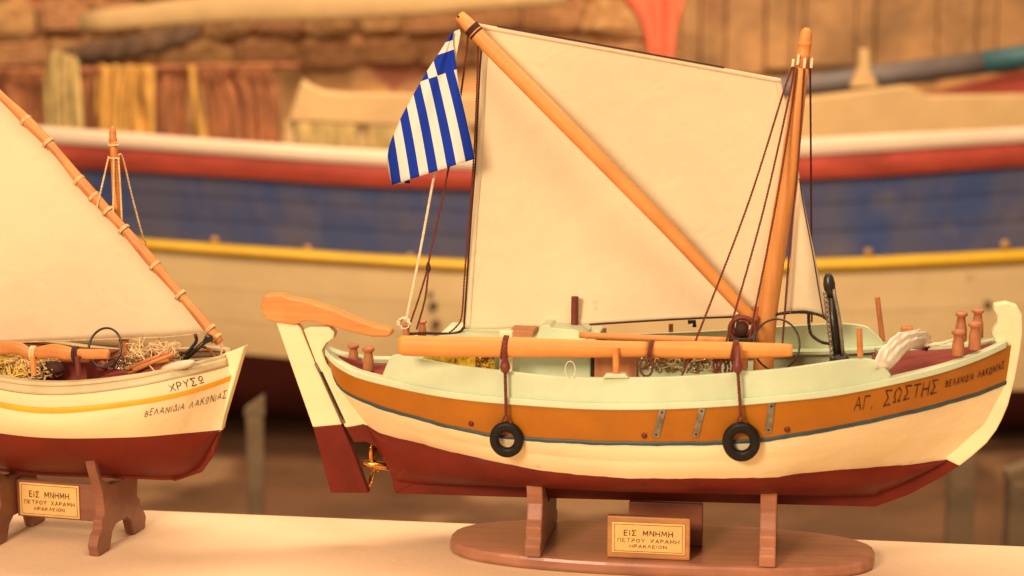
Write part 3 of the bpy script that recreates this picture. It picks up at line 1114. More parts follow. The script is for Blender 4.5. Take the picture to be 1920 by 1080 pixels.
# long yard crossing the sail
yp = [MF.loc(u, v, y) for u, v, y in [(862, 29, -.006), (878, 46, -.008), (920, 91, -.010), (1060, 233, -.013), (1240, 416, -.014), (1330, 512, -.014), (1414, 602, -.012)]]
ydd = smooth_path(yp, 40)
yr = [float(np.interp(i / 39, [0, .03, .1, .35, .7, 1], [.0052, .0064, .0068, .0071, .0064, .0056])) for i in range(40)]
yard = boat.part('yard', tube(ydd, yr, 14), 'yard_wood', smooth=True)
c0, c1 = Vector(ydd[1]), Vector(ydd[4])
boat.part('yard_lashing', join(*[tube([Vector(ydd[2]).lerp(Vector(ydd[3]), k) + Vector((math.cos(a), 0, 0)) * 0 + r for a in [0]
                                       for r in [Vector((.0068 * math.cos(q) * .7, .0068 * math.sin(q), .0068 * math.cos(q) * .7)) for q in np.linspace(0, 6.28, 13)]], .0011, 6) for k in (-.1, .1, .35, .8)]),
          'rope_dark', parent=yard)
boat.part('yard_eye', lathe(MF.loc(859, 31, -.0122), [(.0012, 0), (.0004, .0006)], 8, (0, -1, 0)), 'black_iron', parent=yard)

# jib
jl = smooth_path([(1495, 312), (1490, 380), (1483, 480), (1472, 588)], 26)
jr = smooth_path([(1496, 312), (1508, 385), (1528, 480), (1541, 550), (1550, 596)], 26)
V = []
for i in range(26):
    for j in range(14):
        s = j / 13
        u = jl[i][0] * (1 - s) + jr[i][0] * s
        v = jl[i][1] * (1 - s) + jr[i][1] * s - (i / 25) ** 3 * 8 * math.sin(math.pi * s)
        V.append(MF.loc(u, v, .004 - .010 * math.sin(math.pi * s) * (i / 25)))
jib = boat.part('jib', grid(V, 26, 14), 'sail_cloth', smooth=True, solid=.0006)
boat.part('bolt_rope', tube([Vector(V[i * 14 + 12]) + Vector((0, -.001, 0)) for i in range(2, 26)], .0006, 6), 'rope_dark', parent=jib)
boat.part('bolt_rope', tube([Vector(V[25 * 14 + j]) + Vector((0, -.0008, 0)) for j in range(14)], .0010, 6), 'rope_dark', parent=jib)

# standing and running rigging
def rig(name, pts, r=.0009, m='rope_red', twist=.005):
    return boat.part(name, rope_vf([MF.loc(*p) for p in pts], r * 1.15, strands=2, twist=twist, sides=5, n=None), m)


rig('shroud', [(1486, 125, -.006), (1470, 170, -.012), (1400, 390, -.055), (1300, 650, -.098), (1278, 706, -.100)])
rig('shroud', [(1490, 125, -.007), (1478, 190, -.012), (1430, 400, -.05), (1362, 640, -.095), (1345, 702, -.098)])
rig('shroud', [(1494, 128, -.008), (1482, 220, -.012), (1452, 400, -.035), (1412, 600, -.06), (1404, 640, -.065)])
rig('halyard', [(1508, 130, -.008), (1497, 300, -.010), (1482, 450, -.012), (1467, 645, -.015)])
rig('shroud', [(1519, 124, .004), (1520, 250, .03), (1521, 395, .06), (1522, 604, .105)])
rig('topping_lift', [(878, 58, -.004), (872, 120, -.004), (846, 290, -.006), (803, 495, -.012)], .0009)
rig('topping_lift', [(803, 500, -.012), (785, 560, -.02), (765, 618, -.03)], .0009)
rig('topping_lift', [(804, 500, -.012), (797, 560, -.018), (781, 618, -.02)], .0009)
boat.part('block', lathe(MF.loc(803, 512, -.012), [(.0008, 0), (.0022, .002), (.0026, .005), (.0014, .009), (.0006, .011)], 10), 'rope_dark', smooth=True)
rig('leech_line', [(897, 76, 0), (893, 200, 0), (886, 330, .002), (872, 505, .004), (866, 590, .004), (856, 612, 0), (842, 624, -.004)], .0008)
rig('sheet', [(870, 614, .006), (862, 622, -.002), (846, 626, -.01), (800, 625, -.02), (768, 626, -.025)], .0013, 'rope_dark')
rig('flag_halyard', [(858, 60, -.004), (832, 240, -.004), (812, 340, -.006), (786, 480, -.015), (762, 598, -.026)], .0011, 'rope_white')
kn = MF.loc(758, 606, -.027)
boat.part('halyard_knot', join(*[rope_vf([kn + Vector((.0055 * math.cos(a + p) * s, .003 * math.sin(a * 2), .005 * math.sin(a + p))) for a in np.linspace(0, 6.0, 14)], .0008) for p, s in ((0, 1), (1, .8), (2, .6), (4, 1.1))]), 'rope_white')
rig('foot_line', [(1452, 590, -.004), (1480, 586, -.006), (1515, 586, -.008), (1540, 592, -.008), (1554, 602, -.008)], .0013, 'black_iron')
rig('stay', [(1516, 588, -.008), (1517, 610, -.009), (1522, 628, -.012), (1540, 641, -.018), (1560, 645, -.02)], .0014, 'black_iron')

# deck fittings that belong to the boat
def post(u, v0, v1, yl, r, prof, m, name='bollard'):
    a, b = MF.loc(u, v0, yl), MF.loc(u, v1, yl)
    h = b.z - a.z
    return boat.part(name, lathe(a, [(r * q, h * k) for k, q in prof], 12), m, smooth=True)


PB = [(0, .95), (.02, 1), (.5, .92), (.72, .72), (.80, .78), (.83, 1.08), (.93, 1.12), (1.0, .8)]
post(663, 684, 645, .012, .0052, PB, 'peg_wood')
post(691, 695, 650, -.022, .0055, PB, 'peg_wood')
PBT = [(0, 1), (.45, .95), (.6, .8), (.84, .62), (.88, .98), (.95, 1.0), (1, .8)]
post(1796, 666, 618, -.036, .0056, PB, 'peg_wood')
post(1827, 655, 603, -.028, .0056, PB, 'peg_wood')
post(1801, 640, 585, .036, .0056, PBT, 'peg_wood')
post(1832, 632, 579, .028, .0056, PBT, 'peg_wood')
post(792, 630, 600, .03, .004, PB, 'peg_wood')
post(762, 632, 606, -.026, .0035, PB, 'peg_wood')


def pin(u0, v0, u1, v1, yl, r, m='peg_wood', name='thole_pin'):
    return boat.part(name, tube([MF.loc(u0, v0, yl), MF.loc(u1, v1, yl)], [r, r * .92], 10), m)


nb = lambda u: -H.at('sheer', H.find_u('sheer', u)).y
pin(1156, 706, 1154, 652, -nb(1155) + .004, .0030, 'spar_wood')
boat.part('thole_pad', plate(ppoly(MF, [(1130, 709), (1136, 701), (1172, 701), (1180, 709)], -nb(1155) + .001), -nb(1155) - .0005, -nb(1155) + .009), 'pale_green', bevel=.0008)
pin(1613, 668, 1611, 616, -nb(1613) + .006, .0028, 'dark_spar')
pin(1655, 640, 1645, 557, nb(1665) + .002, .0028, 'peg_wood')
pin(1258, 640, 1258, 607, nb(1258) + .003, .0025, 'peg_wood')
boat.part('cleat', plate(ppoly(MF, [(1688, 633), (1690, 611), (1710, 611), (1712, 628)], .01), -.0, .014), 'dark_spar', bevel=.001)
boat.part('cleat', tube([MF.loc(1290, 604, nb(1290) - .01), MF.loc(1302, 603, nb(1290) - .01), MF.loc(1302, 613, nb(1290) - .01)], .0022, 8), 'black_iron')
# cream posts that carry the oars
for u, v1 in ((948, 621),):
    yl = -nb(u) + .022
    a, b = MF.loc(u, 700, yl), MF.loc(u, v1, yl)
    boat.part('oar_crutch', box(a.x - .006, a.x + .006, yl + .001, yl + .009, a.z - .012, b.z), 'cream', bevel=.001)

# engine house
ey0, ey1 = -.060, .055
q0, q1 = MF.loc(805, 712, ey0), MF.loc(1108, 652, ey0)
house = boat.part('engine_house', box(q0.x, q1.x, ey0, ey1, zfloor + .002, q1.z), 'pale_green', bevel=.0015)
boat.part('engine_house_trim', box(q1.x + .0002, q1.x + .0026, ey0 - .001, ey1, zfloor + .003, q1.z - .002), 'black_iron', parent=house)
hh = ppoly(MF, [(1005, 640), (1019, 604), (1036, 603), (1040, 608), (1082, 611), (1104, 622), (1100, 641)], 0)
boat.part('engine_hood', plate(hh, -.02, .03), 'pale_green', parent=house, bevel=.001)
boat.part('hatch', plate(ppoly(MF, [(948, 640), (960, 614), (1004, 616), (1006, 640)], 0), -.015, .025), 'peg_wood', parent=house, bevel=.001)
boat.part('exhaust_pipe', tube([MF.loc(1077, 640, .006), MF.loc(1078, 556, .006)], .0035, 14), 'pipe_brown', parent=house, smooth=False)
# thwart partition before the mast
pa, pb = MF.loc(1196, 712, -.062), MF.loc(1352, 684, -.062)
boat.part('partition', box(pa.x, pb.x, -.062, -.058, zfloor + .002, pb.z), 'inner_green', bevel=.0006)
# windlass in front of the mast foot
wc = MF.loc(1390, 638, -.03)
wl = boat.part('windlass', box(wc.x - .012, wc.x + .0115, -.035, .01, wc.z - .003, wc.z + .003), 'black_iron', bevel=.001)
for yy, r in ((-.032, .0115), (-.012, .010)):
    c = wc + Vector((.001, yy + .03, .010))
    boat.part('wheel', tube([c + Vector((r * math.cos(a), 0, r * math.sin(a))) for a in np.linspace(0, 2 * math.pi, 24, endpoint=False)], .0022, 8, closed=True), 'pipe_brown', parent=wl, smooth=True)
boat.part('windlass_post', box(wc.x - .003, wc.x + .006, -.02, -.01, wc.z - .03, wc.z + .018), 'dark_spar', parent=wl, bevel=.001)
boat.part('windlass_drum', tube([wc + Vector((0, -.004, .010)), wc + Vector((0, .03, .010))], .006, 12), 'rope_dark', parent=wl, smooth=True)
# mast step and dark red coil at the shrouds
boat.part('mast_step', box(MF.loc(1405, 700, 0).x, MF.loc(1462, 700, 0).x, -.03, .03, zfloor + .002, MF.loc(1430, 690, 0).z - .012), 'dark_spar', bevel=.001)

# ------------------------------------------------------------------ loose things on the large model
LOOSE = None
# long oar lashed along the near side
oy = -nb(1150) + .012
op = [(748, 648), (752, 648), (850, 650), (945, 651), (1100, 654), (1210, 655), (1218, 655), (1226, 655), (1300, 656), (1385, 657), (1470, 657), (1486, 657)]
orr = [.0075, .0093, .0092, .0090, .0080, .0070, .0064, .0072, .0078, .0075, .0062, .0052]
oP = [MF.loc(u, v, oy) for u, v in op]
oar = Thing('oar', MF, oP[5] - Vector((0, 0, .009)), 'thick orange oar lashed along the near side of the large model', 'oar')
ob = smooth_path(oP, 70)
oxs = [p[0] for p in ob]
ors = [float(np.interp(x, [p.x for p in oP], orr)) for x in oxs]
oar.part('shaft', tube(ob, ors, 16, flat=(.62, 1)), 'oar_wood', smooth=True)
for u in (944, 1218, 1381):
    i = min(range(70), key=lambda k: abs(MF.px(ob[k])[0] - u))
    c, r = Vector(ob[i]), ors[i]
    oar.part('lashing', join(*[tube([c + Vector((dx + .0015 * math.sin(a), (r * .62 + .0012) * math.cos(a), (r + .0012) * math.sin(a))) for a in np.linspace(0, 2 * math.pi, 20, endpoint=False)], .0010, 6, closed=True)
                              for dx in ((-.0015, .0015, 0.0) if u != 1218 else (-.0008, .0008))]), 'rope_red')
i = min(range(70), key=lambda k: abs(MF.px(ob[k])[0] - 1216))
lp = Vector(ob[i]) + Vector((-.003, -.006, -.015))
oar.part('rope_loop', rope_vf([Vector(ob[i]) + Vector((-.001, -.0058, -.006))] + [lp + Vector((.0055 * math.sin(a), 0, .008 * math.cos(a))) for a in np.linspace(.0, 6.1, 16)], .0012), 'rope_red')

# thin spar behind the oar
tp = smooth_path([MF.loc(u, v, -.072) for u, v in [(1086, 628), (1200, 633), (1366, 638)]], 14)
single('spar', MF, tube(tp, [.0029] * 14, 10), 'spar_wood', 'thin straight spar lying above the thick oar by the mast', 'spar', smooth=True)

# tyre fenders on ropes
def fender(u, v, ru, rv, ustart, label):
    t = H.find_u('line_top', u)
    hullp = H.at('line_top', t)
    yl = hullp.y - .0062
    c = MF.loc(u, v, yl)
    Rm, r = .0112 * ru / 30, .0043 * ru / 30
    f = Thing('tyre_fender', MF, c - Vector((0, 0, Rm + r)), label, 'fender', 'tyre fenders on the large model')
    tilt = R(-9)
    V, F = [], []
    n, k = 40, 14
    prof = []
    for j in range(k):
        a = 2 * math.pi * j / k
        x, y = math.cos(a), math.sin(a)
        prof.append((Rm + r * (abs(x) ** .75) * math.copysign(1, x), r * 1.05 * (abs(y) ** .75) * math.copysign(1, y)))
    for i in range(n):
        a = 2 * math.pi * i / n
        for rad, dy in prof:
            zz = rad * math.sin(a) * rv / ru
            V.append(c + Vector((rad * math.cos(a), dy - zz * math.tan(tilt) * -1, zz)))
        for j in range(k):
            F.append((i * k + j, i * k + (j + 1) % k, ((i + 1) % n) * k + (j + 1) % k, ((i + 1) % n) * k + j))
    f.part('tyre', (V, F), 'rubber', smooth=True)
    yo = H.at('sheer', H.find_u('sheer', u)).y - .006
    top = c + Vector((0, 0, Rm * rv / ru))
    kn = MF.loc(ustart + 2, 690, yo)
    st = MF.loc(ustart, 640, oy - .008)
    jn = MF.loc(u - 1, 776, yo - .002)
    f.part('rope', rope_vf([kn, kn.lerp(jn, .5), jn], .0016, twist=.0045), 'rope_red')
    f.part('rope', rope_vf([jn, top + Vector((-.006, -.003, .001))], .0011, twist=.004), 'rope_red')
    f.part('rope', rope_vf([jn, top + Vector((.005, -.003, .001))], .0011, twist=.004), 'rope_red')
    f.part('strap', rope_vf([st, st.lerp(kn, .5) + Vector((0, -.001, 0)), kn], .0024, strands=3, twist=.012), 'pipe_brown')
    f.part('toggle', lathe(kn - Vector((0, 0, .005)), [(.001, 0), (.0036, .002), (.0048, .005), (.0044, .008), (.0028, .012), (.0018, .024)], 12), 'pipe_brown', smooth=True)
    return f


fender(950, 824, 30, 33, 945, 'black tyre fender hanging nearer the stern of the large model')
fender(1390, 828, 32, 35.5, 1381, 'black tyre fender hanging by the mast of the large model')

# flag, hung from the yard end, folded down its left side
fly_l, fly_r = np.array((735., 347.)), np.array((890., 298.))
def flag_ab(u, v):
    """Stripe number 0..9 across and height above the fly edge in picture units, for the weave pattern."""
    a = .5
    for _ in range(8):
        k = .13 + .07 * a
        # point on the fly line below (u, v) following the stripe
        f = fly_l + (fly_r - fly_l) * a
        dv = f[1] - v
        uu = u + k * dv + .0002 * dv * dv
        a = (uu - fly_l[0]) / (fly_r[0] - fly_l[0])
    return a, dv


Ls = smooth_path([(848, 60), (838, 76), (825, 97), (803, 130), (790, 152), (765, 196), (745, 236), (730, 275), (727, 310), (735, 347)], 44)
Rs = smooth_path([(850, 60), (849, 78), (853, 106), (858, 140), (862, 168), (870, 205), (879, 243), (886, 275), (890, 298)], 44)
V, UV = [], []
NC = 26
for i in range(44):
    for j in range(-4, NC):
        s = max(j, 0) / (NC - 1)
        u = Ls[i][0] * (1 - s) + Rs[i][0] * s
        v = Ls[i][1] * (1 - s) + Rs[i][1] * s
        k = i / 43
        yl = -.020 + .012 * (1 - s) ** 3 * k - .007 * math.sin(math.pi * s) * k + .0042 * math.sin(s * 10 + 1 + k * 2.2) * (.3 + .7 * k)
        p = MF.loc(u, v, yl)
        a, dv = flag_ab(u, v)
        if j < 0:   # the cloth turns back behind its left edge
            q = -j / 4
            p = p + Vector((.012 * q * (.3 + k), .007 * math.sin(q * 1.5) * (.3 + k), .001))
            a -= .16 * q
        V.append(p)
        UV.append((a, dv / 260.0))
gv, gf = grid(V, 44, NC + 4)
fm = bpy.data.materials.new('flag_cloth')
fm.use_nodes = True
N, L = fm.node_tree.nodes, fm.node_tree.links
b = N['Principled BSDF']
b.inputs['Roughness'].default_value = .8
b.inputs['Specular IOR Level'].default_value = .15
uvn = N.new('ShaderNodeUVMap')
sx = N.new('ShaderNodeSeparateXYZ')
L.new(uvn.outputs[0], sx.inputs[0])


def M(op, a, b=None, c=None):
    n = N.new('ShaderNodeMath')
    n.operation = op
    for i, x in enumerate((a, b, c)):
        if x is None:
            continue
        if isinstance(x, (int, float)):
            n.inputs[i].default_value = x
        else:
            L.new(x, n.inputs[i])
    return n.outputs[0]


a9 = M('MULTIPLY', sx.outputs[0], 9.0)
stripe = M('GREATER_THAN', M('MODULO', M('ADD', a9, 18.0), 2.0), 1.0)     # odd stripes are white
# canton: above the height where the right stripes stop
bb = sx.outputs[1]
canton = M('MULTIPLY', M('GREATER_THAN', bb, .640), M('GREATER_THAN', sx.outputs[0], .555))
arm_v = M('LESS_THAN', sx.outputs[0], .668)
arm_v = M('MULTIPLY', arm_v, M('LESS_THAN', bb, .86))
arm_h = M('MULTIPLY', M('GREATER_THAN', bb, .777), M('LESS_THAN', bb, .842))
cross = M('MAXIMUM', M('MULTIPLY', M('LESS_THAN', sx.outputs[0], .785), M('GREATER_THAN', sx.outputs[0], .672)), arm_h)
white = M('ADD', M('MULTIPLY', canton, cross), M('MULTIPLY', M('SUBTRACT', 1.0, canton), stripe))
cm = N.new('ShaderNodeMix')
cm.data_type = 'RGBA'
L.new(white, cm.inputs[0])
cm.inputs[6].default_value = (.012, .045, .42, 1)
cm.inputs[7].default_value = (.88, .82, .74, 1)
L.new(cm.outputs[2], b.inputs['Base Color'])
tr = N.new('ShaderNodeBsdfTranslucent')
L.new(cm.outputs[2], tr.inputs[0])
ms = N.new('ShaderNodeMixShader')
ms.inputs[0].default_value = .15
L.new(b.outputs[0], ms.inputs[1])
L.new(tr.outputs[0], ms.inputs[2])
L.new(ms.outputs[0], N['Material Output'].inputs[0])
MATS['flag_cloth'] = fm
fb = MF.loc(848, 58, -.018)
flag = Thing('flag', MF, fb, 'blue and white striped flag hanging from the yard end of the large model', 'flag')
flag.part('cloth', (gv, gf), 'flag_cloth', smooth=True, uv=UV, recalc=False, solid=.0004)
flag.part('hoist_hem', plate(ppoly(MF, [(848, 60), (862, 55), (864, 62), (853, 120), (851, 105), (849, 80)], -.016), -.0175, -.0155), 'rope_white')

# anchor standing folded by the foredeck
an0, an1 = MF.loc(1572, 690, -.055), MF.loc(1556, 545, -.055)
an = Thing('anchor', MF, an0, 'black folding anchor standing upright on the large model behind its bulwark', 'anchor')
ax = (an1 - an0)
an.part('shank', tube([an0, an1], [.0034, .0026], 10), 'black_iron', smooth=True)
an.part('crown', lathe(an1 - ax.normalized() * .003, [(.003, -.003), (.0050, .003), (.0056, .009), (.0045, .015), (.002, .019)], 10, ax), 'black_iron', smooth=True)
an.part('fluke', tube(smooth_path([an1 + Vector((.003, -.003, .002)), an1.lerp(an0, .35) + Vector((.0055, -.004, 0)), an1.lerp(an0, .8) + Vector((.0055, -.004, 0))], 10), [.0016] * 10, 8), 'steel', smooth=True)
an.part('fluke', tube(smooth_path([an1 + Vector((.003, .003, .002)), an1.lerp(an0, .5) + Vector((.004, .005, 0)), an1.lerp(an0, .85) + Vector((.004, .005, 0))], 10), [.0020] * 10, 8), 'black_iron', smooth=True)
an.part('foot', box(an0.x - .008, an0.x + .009, an0.y - .008, an0.y + .008, an0.z, an0.z + .013), 'black_iron', bevel=.003)
cs = []
for i in range(30):
    c = an0.lerp(an1, .06 + .9 * i / 29) + Vector((-.0045, -.004, 0))
    d = ax.normalized()
    s = Vector((1, 0, 0)) if i % 2 else Vector((0, 1, 0))
    cs.append(tube([c + d * .0026 * math.cos(q) + s * .0014 * math.sin(q) for q in np.linspace(0, 6.283, 8, endpoint=False)], .00055, 5, closed=True))
an.part('chain', join(*cs), 'chain_metal', smooth=True)

# thin hoop leaning by the mast
hp = MF.loc(1456, 646, -.045)
hv = tube([hp + Vector((.0205 * math.cos(a), .006 * math.sin(a), .0222 * math.sin(a))) for a in np.linspace(0, 2 * math.pi, 48, endpoint=False)], .0010, 6, closed=True)
single('hoop', MF, hv, 'black_iron', 'thin dark wire hoop leaning on the mast foot of the large model', 'hoop', smooth=True)

# slatted crate before the engine house
ca, cb = MF.loc(1114, 712, -.068), MF.loc(1194, 660, -.068)
cr = Thing('crate', MF, (ca.x, -.04, zfloor + .002), 'small brown slatted crate between the engine house and net heap', 'crate')
zz = np.linspace(cb.z, zfloor + .004, 4)
for i in range(3):
    cr.part('slat', box(ca.x, cb.x, -.068, -.065, zz[i + 1] + .0015, zz[i]), 'peg_wood', bevel=.0005)
    cr.part('slat', box(ca.x, cb.x, -.022, -.019, zz[i + 1] + .0015, zz[i]), 'peg_wood', bevel=.0005)
    cr.part('slat', box(ca.x, ca.x + .003, -.064, -.023, zz[i + 1] + .0015, zz[i]), 'peg_wood', bevel=.0005)
    cr.part('slat', box(cb.x - .003, cb.x, -.064, -.023, zz[i + 1] + .0015, zz[i]), 'peg_wood', bevel=.0005)

# yellow net bundle on the engine house
ya, yb = MF.loc(792, 676, -.052), MF.loc(930, 679, -.072)


def squiggles(c, ext, n, r, m=14, seed=3, flatz=1.0):
    rr = np.random.RandomState(seed)
    out = []
    for i in range(n):
        p = Vector(c) + Vector(rr.uniform(-1, 1, 3) * np.array(ext) * .8)
        pts = [p.copy()]
        d = Vector(rr.normal(size=3)).normalized()
        for k in range(m):
            d = (d + Vector(rr.normal(size=3)) * .8).normalized()
            d.z *= flatz
            p = p + d * min(ext) * .5
            for q in range(3):
                lo, hi = c[q] - ext[q], c[q] + ext[q]
                if p[q] < lo or p[q] > hi:
                    d[q] *= -1
                    p[q] = min(max(p[q], lo), hi)
            pts.append(p.copy())
        out.append(tube(smooth_path(pts, m * 2), r, 4))
    return join(*out)


yc = (ya + yb) / 2
nt_ = Thing('net_bundle', MF, (yc.x, yc.y, yc.z - .006), 'yellow net bundle with brown cords beside the engine house', 'fishing net')
nl = (yb.x - ya.x) / 2
V = []
for i in range(40):
    s = i / 39 * 2 - 1
    rr_ = (1 - abs(s) ** 6) ** .5 * (1 + .08 * math.sin(i * 1.9)) + .02
    for j in range(14):
        a = 2 * math.pi * j / 14
        V.append((yc.x + s * nl, yc.y - .010 * s + .008 * rr_ * math.cos(a), yc.z - .002 + .0095 * rr_ * math.sin(a) * (1 + .1 * math.sin(j * 5 + i))))
F = [(i * 14 + j, i * 14 + (j + 1) % 14, (i + 1) * 14 + (j + 1) % 14, (i + 1) * 14 + j) for i in range(39) for j in range(14)]
F += [tuple(range(14)), tuple(39 * 14 + j for j in range(14))]
nt_.part('bundle', (V, F), 'net_yellow', smooth=True)
nt_.part('mesh_cords', squiggles((yc.x + nl * .72, yc.y - .0115, yc.z + .002), (nl * .22, .004, .005), 26, .0004, seed=4), 'net_brown')
nt_.part('mesh_cords', squiggles((yc.x + nl * .1, yc.y - .0055, yc.z + .001), (nl * .2, .003, .003), 8, .0004, seed=5), 'net_brown')
nt_.part('mesh_cords', squiggles((yc.x, yc.y - .004, yc.z + .001), (nl * .5, .0045, .0058), 30, .0004, seed=6), 'net_yellow')

# net and chain heap on the thwart
hc = (MF.loc(1205, 678, -.05) + MF.loc(1350, 678, -.05)) / 2
hl = (MF.loc(1350, 678, -.05) - MF.loc(1205, 678, -.05)).x / 2
hp_ = Thing('net_heap', MF, (hc.x, hc.y, hc.z - .008), 'tangled heap of brown net and chain before the mast', 'fishing net')
hp_.part('net', squiggles((hc.x, hc.y, hc.z - .002), (hl, .014, .0055), 90, .0006, seed=8), 'net_brown')
hp_.part('chain', squiggles((hc.x, hc.y - .003, hc.z), (hl * .96, .012, .005), 45, .0005, seed=9), 'chain_metal')
hp_.part('cord', squiggles((hc.x, hc.y - .003, hc.z), (hl * .96, .012, .005), 25, .0005, seed=10), 'rope_tan')
rc = MF.loc(1358, 688, -.085)
single('rope_coil', MF, join(*[rope_vf([rc + Vector((.0055 * math.cos(a) + dx, .004 * math.sin(a), .009 * math.sin(a + dx * 90))) for a in np.linspace(0, 6.2, 16)], .0011) for dx in (-.004, -.001, .002, .006)]),
       'rope_red', 'dark red rope coil at the foot of the shrouds', 'rope coil')
lc = MF.loc(1069, 693, -nb(1069) - .0005)
single('string_loop', MF, tube([lc + Vector((.0045 * math.cos(a), 0, .0075 * math.sin(a))) for a in np.linspace(R(-70), R(250), 20)], .0004, 6), 'rope_white',
       'tiny pale string loop standing on the near bulwark', 'string')

# white cloth lying over the foredeck edge, and its line
cl = smooth_path([MF.loc(u, v, y) for u, v, y in [(1659, 686, -.082), (1668, 668, -.076), (1682, 652, -.066), (1700, 641, -.052), (1718, 637, -.038), (1732, 648, -.026)]], 40)
V = []
for i, p in enumerate(cl):
    k = i / 39
    wdt = .0105 + .0050 * math.sin(math.pi * k) + .0012 * math.sin(k * 17)
    for j in range(40):
        a = 2 * math.pi * j / 40
        rr_ = 1 + .16 * math.sin(3 * a + k * 5) + .12 * math.sin(8 * a + k * 11) + .06 * math.sin(13 * a - k * 21)
        V.append(Vector(p) + Vector((wdt * math.cos(a) * .8 * rr_, wdt * .9 * math.cos(a + .6) * rr_, wdt * .60 * math.sin(a) * rr_)))
F = [(i * 40 + j, i * 40 + (j + 1) % 40, (i + 1) * 40 + (j + 1) % 40, (i + 1) * 40 + j) for i in range(39) for j in range(40)]
F += [tuple(range(40)), tuple(39 * 40 + j for j in range(40))]
wc_ = Thing('folded_cloth', MF, MF.loc(1700, 660, -.05), 'white bundled cloth lying across the red foredeck of the large model', 'cloth')
wc_.part('cloth', (V, F), 'cloth_white', smooth=True)
wc_.part('line', rope_vf([MF.loc(1730, 648, -.024), MF.loc(1760, 645, -.026), MF.loc(1792, 636, -.032)], .0016, twist=.006), 'rope_white')

# ------------------------------------------------------------------ stand of the large model
def stadium(cx, cy, a, b, n=44, p=2.6):
    return [(cx + a * math.copysign(abs(math.cos(t)) ** (2 / p), math.cos(t)), cy + b * math.copysign(abs(math.sin(t)) ** (2 / p), math.sin(t))) for t in np.linspace(0, 2 * math.pi, n, endpoint=False)]


eL, eR = MF.locz(832, 1022, .013), MF.locz(1641, 1034, .013)
fB, fF = MF.locz(1243, 978, .013), MF.locz(1243, 1058, .013)
scx, scy = (eL.x + eR.x) / 2, (fB.y + fF.y) / 2
sa, sb = (eR.x - eL.x) / 2, (fB.y - fF.y) / 2
std = Thing('model_stand', MF, (scx, scy, 0), 'oval polished brown wooden stand under the large model', 'stand', 'stands of the model boats')
std.part('base', plate(stadium(scx, scy, sa, sb), .0003, .013, axis='z'), 'stand_wood', bevel=.0035)
kz = MF.loc(1243, 938, 0).z


def hull_at(xl, side=-1):
    """Underwater half-breadth profile at a station: list of (y, z)."""
    best = []
    for nm in ('keel', 'water'):
        c = H.c[nm]
        best.append(min(c, key=lambda p: abs(p.x - xl)))
    return best


for u, vt in ((1002, 898), (1440, 908)):
    x0 = MF.loc(u, 1000, -.05).x
    yf = -.055
    zt = MF.loc(u, vt, yf).z
    kp, wp = hull_at(x0)
    prof = [(-.062, .0134), (-.064, .024), (-.056, .030), (-.058, .040), (-.050, .046), (-.046, .060), (-.052, .080), (yf - .002, zt), (yf + .006, zt + .002),
            (-.034, kz + .020), (-.014, kz + .004), (-.006, kz - .006)]
    poly = prof + [(-a, b_) for a, b_ in reversed(prof)]
    std.part('cradle', plate(poly, x0 - .0075, x0 + .0075, axis='x'), 'stand_wood', bevel=.0015)
bx0, bx1 = MF.loc(1180, 960, 0).x, MF.loc(1318, 960, 0).x
std.part('keel_block', box(bx0, bx1, -.006, .006, .0134, kz - .001), 'stand_dark', bevel=.001)
py = -.052
P0, P1, P2, P3 = [MF.loc(u, v, py) for u, v in ((1138, 1053), (1293, 1056), (1294, 973), (1140, 967))]
zb = .0134
pl = std.part('plaque_frame', box(P0.x, P1.x, py, py + .008, zb, (P2.z + P3.z) / 2), 'frame_wood', bevel=.0012)
zt = (P2.z + P3.z) / 2
px0, px1 = P0.x + .0045, P1.x - .0045
pz0, pz1 = zb + .0055, zt - .0055
plate_o = std.part('plaque_plate', box(px0, px1, py - .0012, py - .0002, pz0, pz1), 'brass', parent=pl, bevel=.0004)


def plaque_text(thing, parent, x0, x1, z0, z1, y, m='engrave'):
    cx, w, h = (x0 + x1) / 2, x1 - x0, z1 - z0
    for text, fz, fh, fw, wid in (('ΕΙΣ ΜΝΗΜΗ', .58, .17, .66, .17), ('ΠΕΤΡΟΥ ΧΑΡΑΜΗ', .36, .115, .84, .15), ('ΗΡΑΚΛΕΙΟΝ', .18, .10, .50, .16)):
        V2, F, L_ = letters(text, .4, .02, wid)
        thing.part('lettering', ([(cx + (a / L_ - .5) * w * fw, y, z0 + h * (fz + b_ * fh)) for a, b_ in V2], F), m, parent=parent, recalc=False)
    t = w * .006
    for (a0, a1, b0, b1) in ((.035, .965, .06, .06), (.035, .965, .94, .94), (.035, .035, .06, .94), (.965, .965, .06, .94)):
        thing.part('border_line', box(x0 + w * a0 - t / 2, x0 + w * a1 + t / 2, y - .0001, y, z0 + h * b0 - t / 2, z0 + h * b1 + t / 2), m, parent=parent)


plaque_text(std, pl, px0, px1, pz0, pz1, py - .0014)

# ================================================================== small model boat at the left
pf, pb_ = at_z(172, 1044, SHELF_Z), at_z(268, 990, SHELF_Z)
yawL = -R(15)
pcen = (pf + pb_) / 2
LF = Frame((pcen.x - .065 * math.cos(yawL), pcen.y - .065 * math.sin(yawL), SHELF_Z), yawL)
HL = Hull(LF, 90)


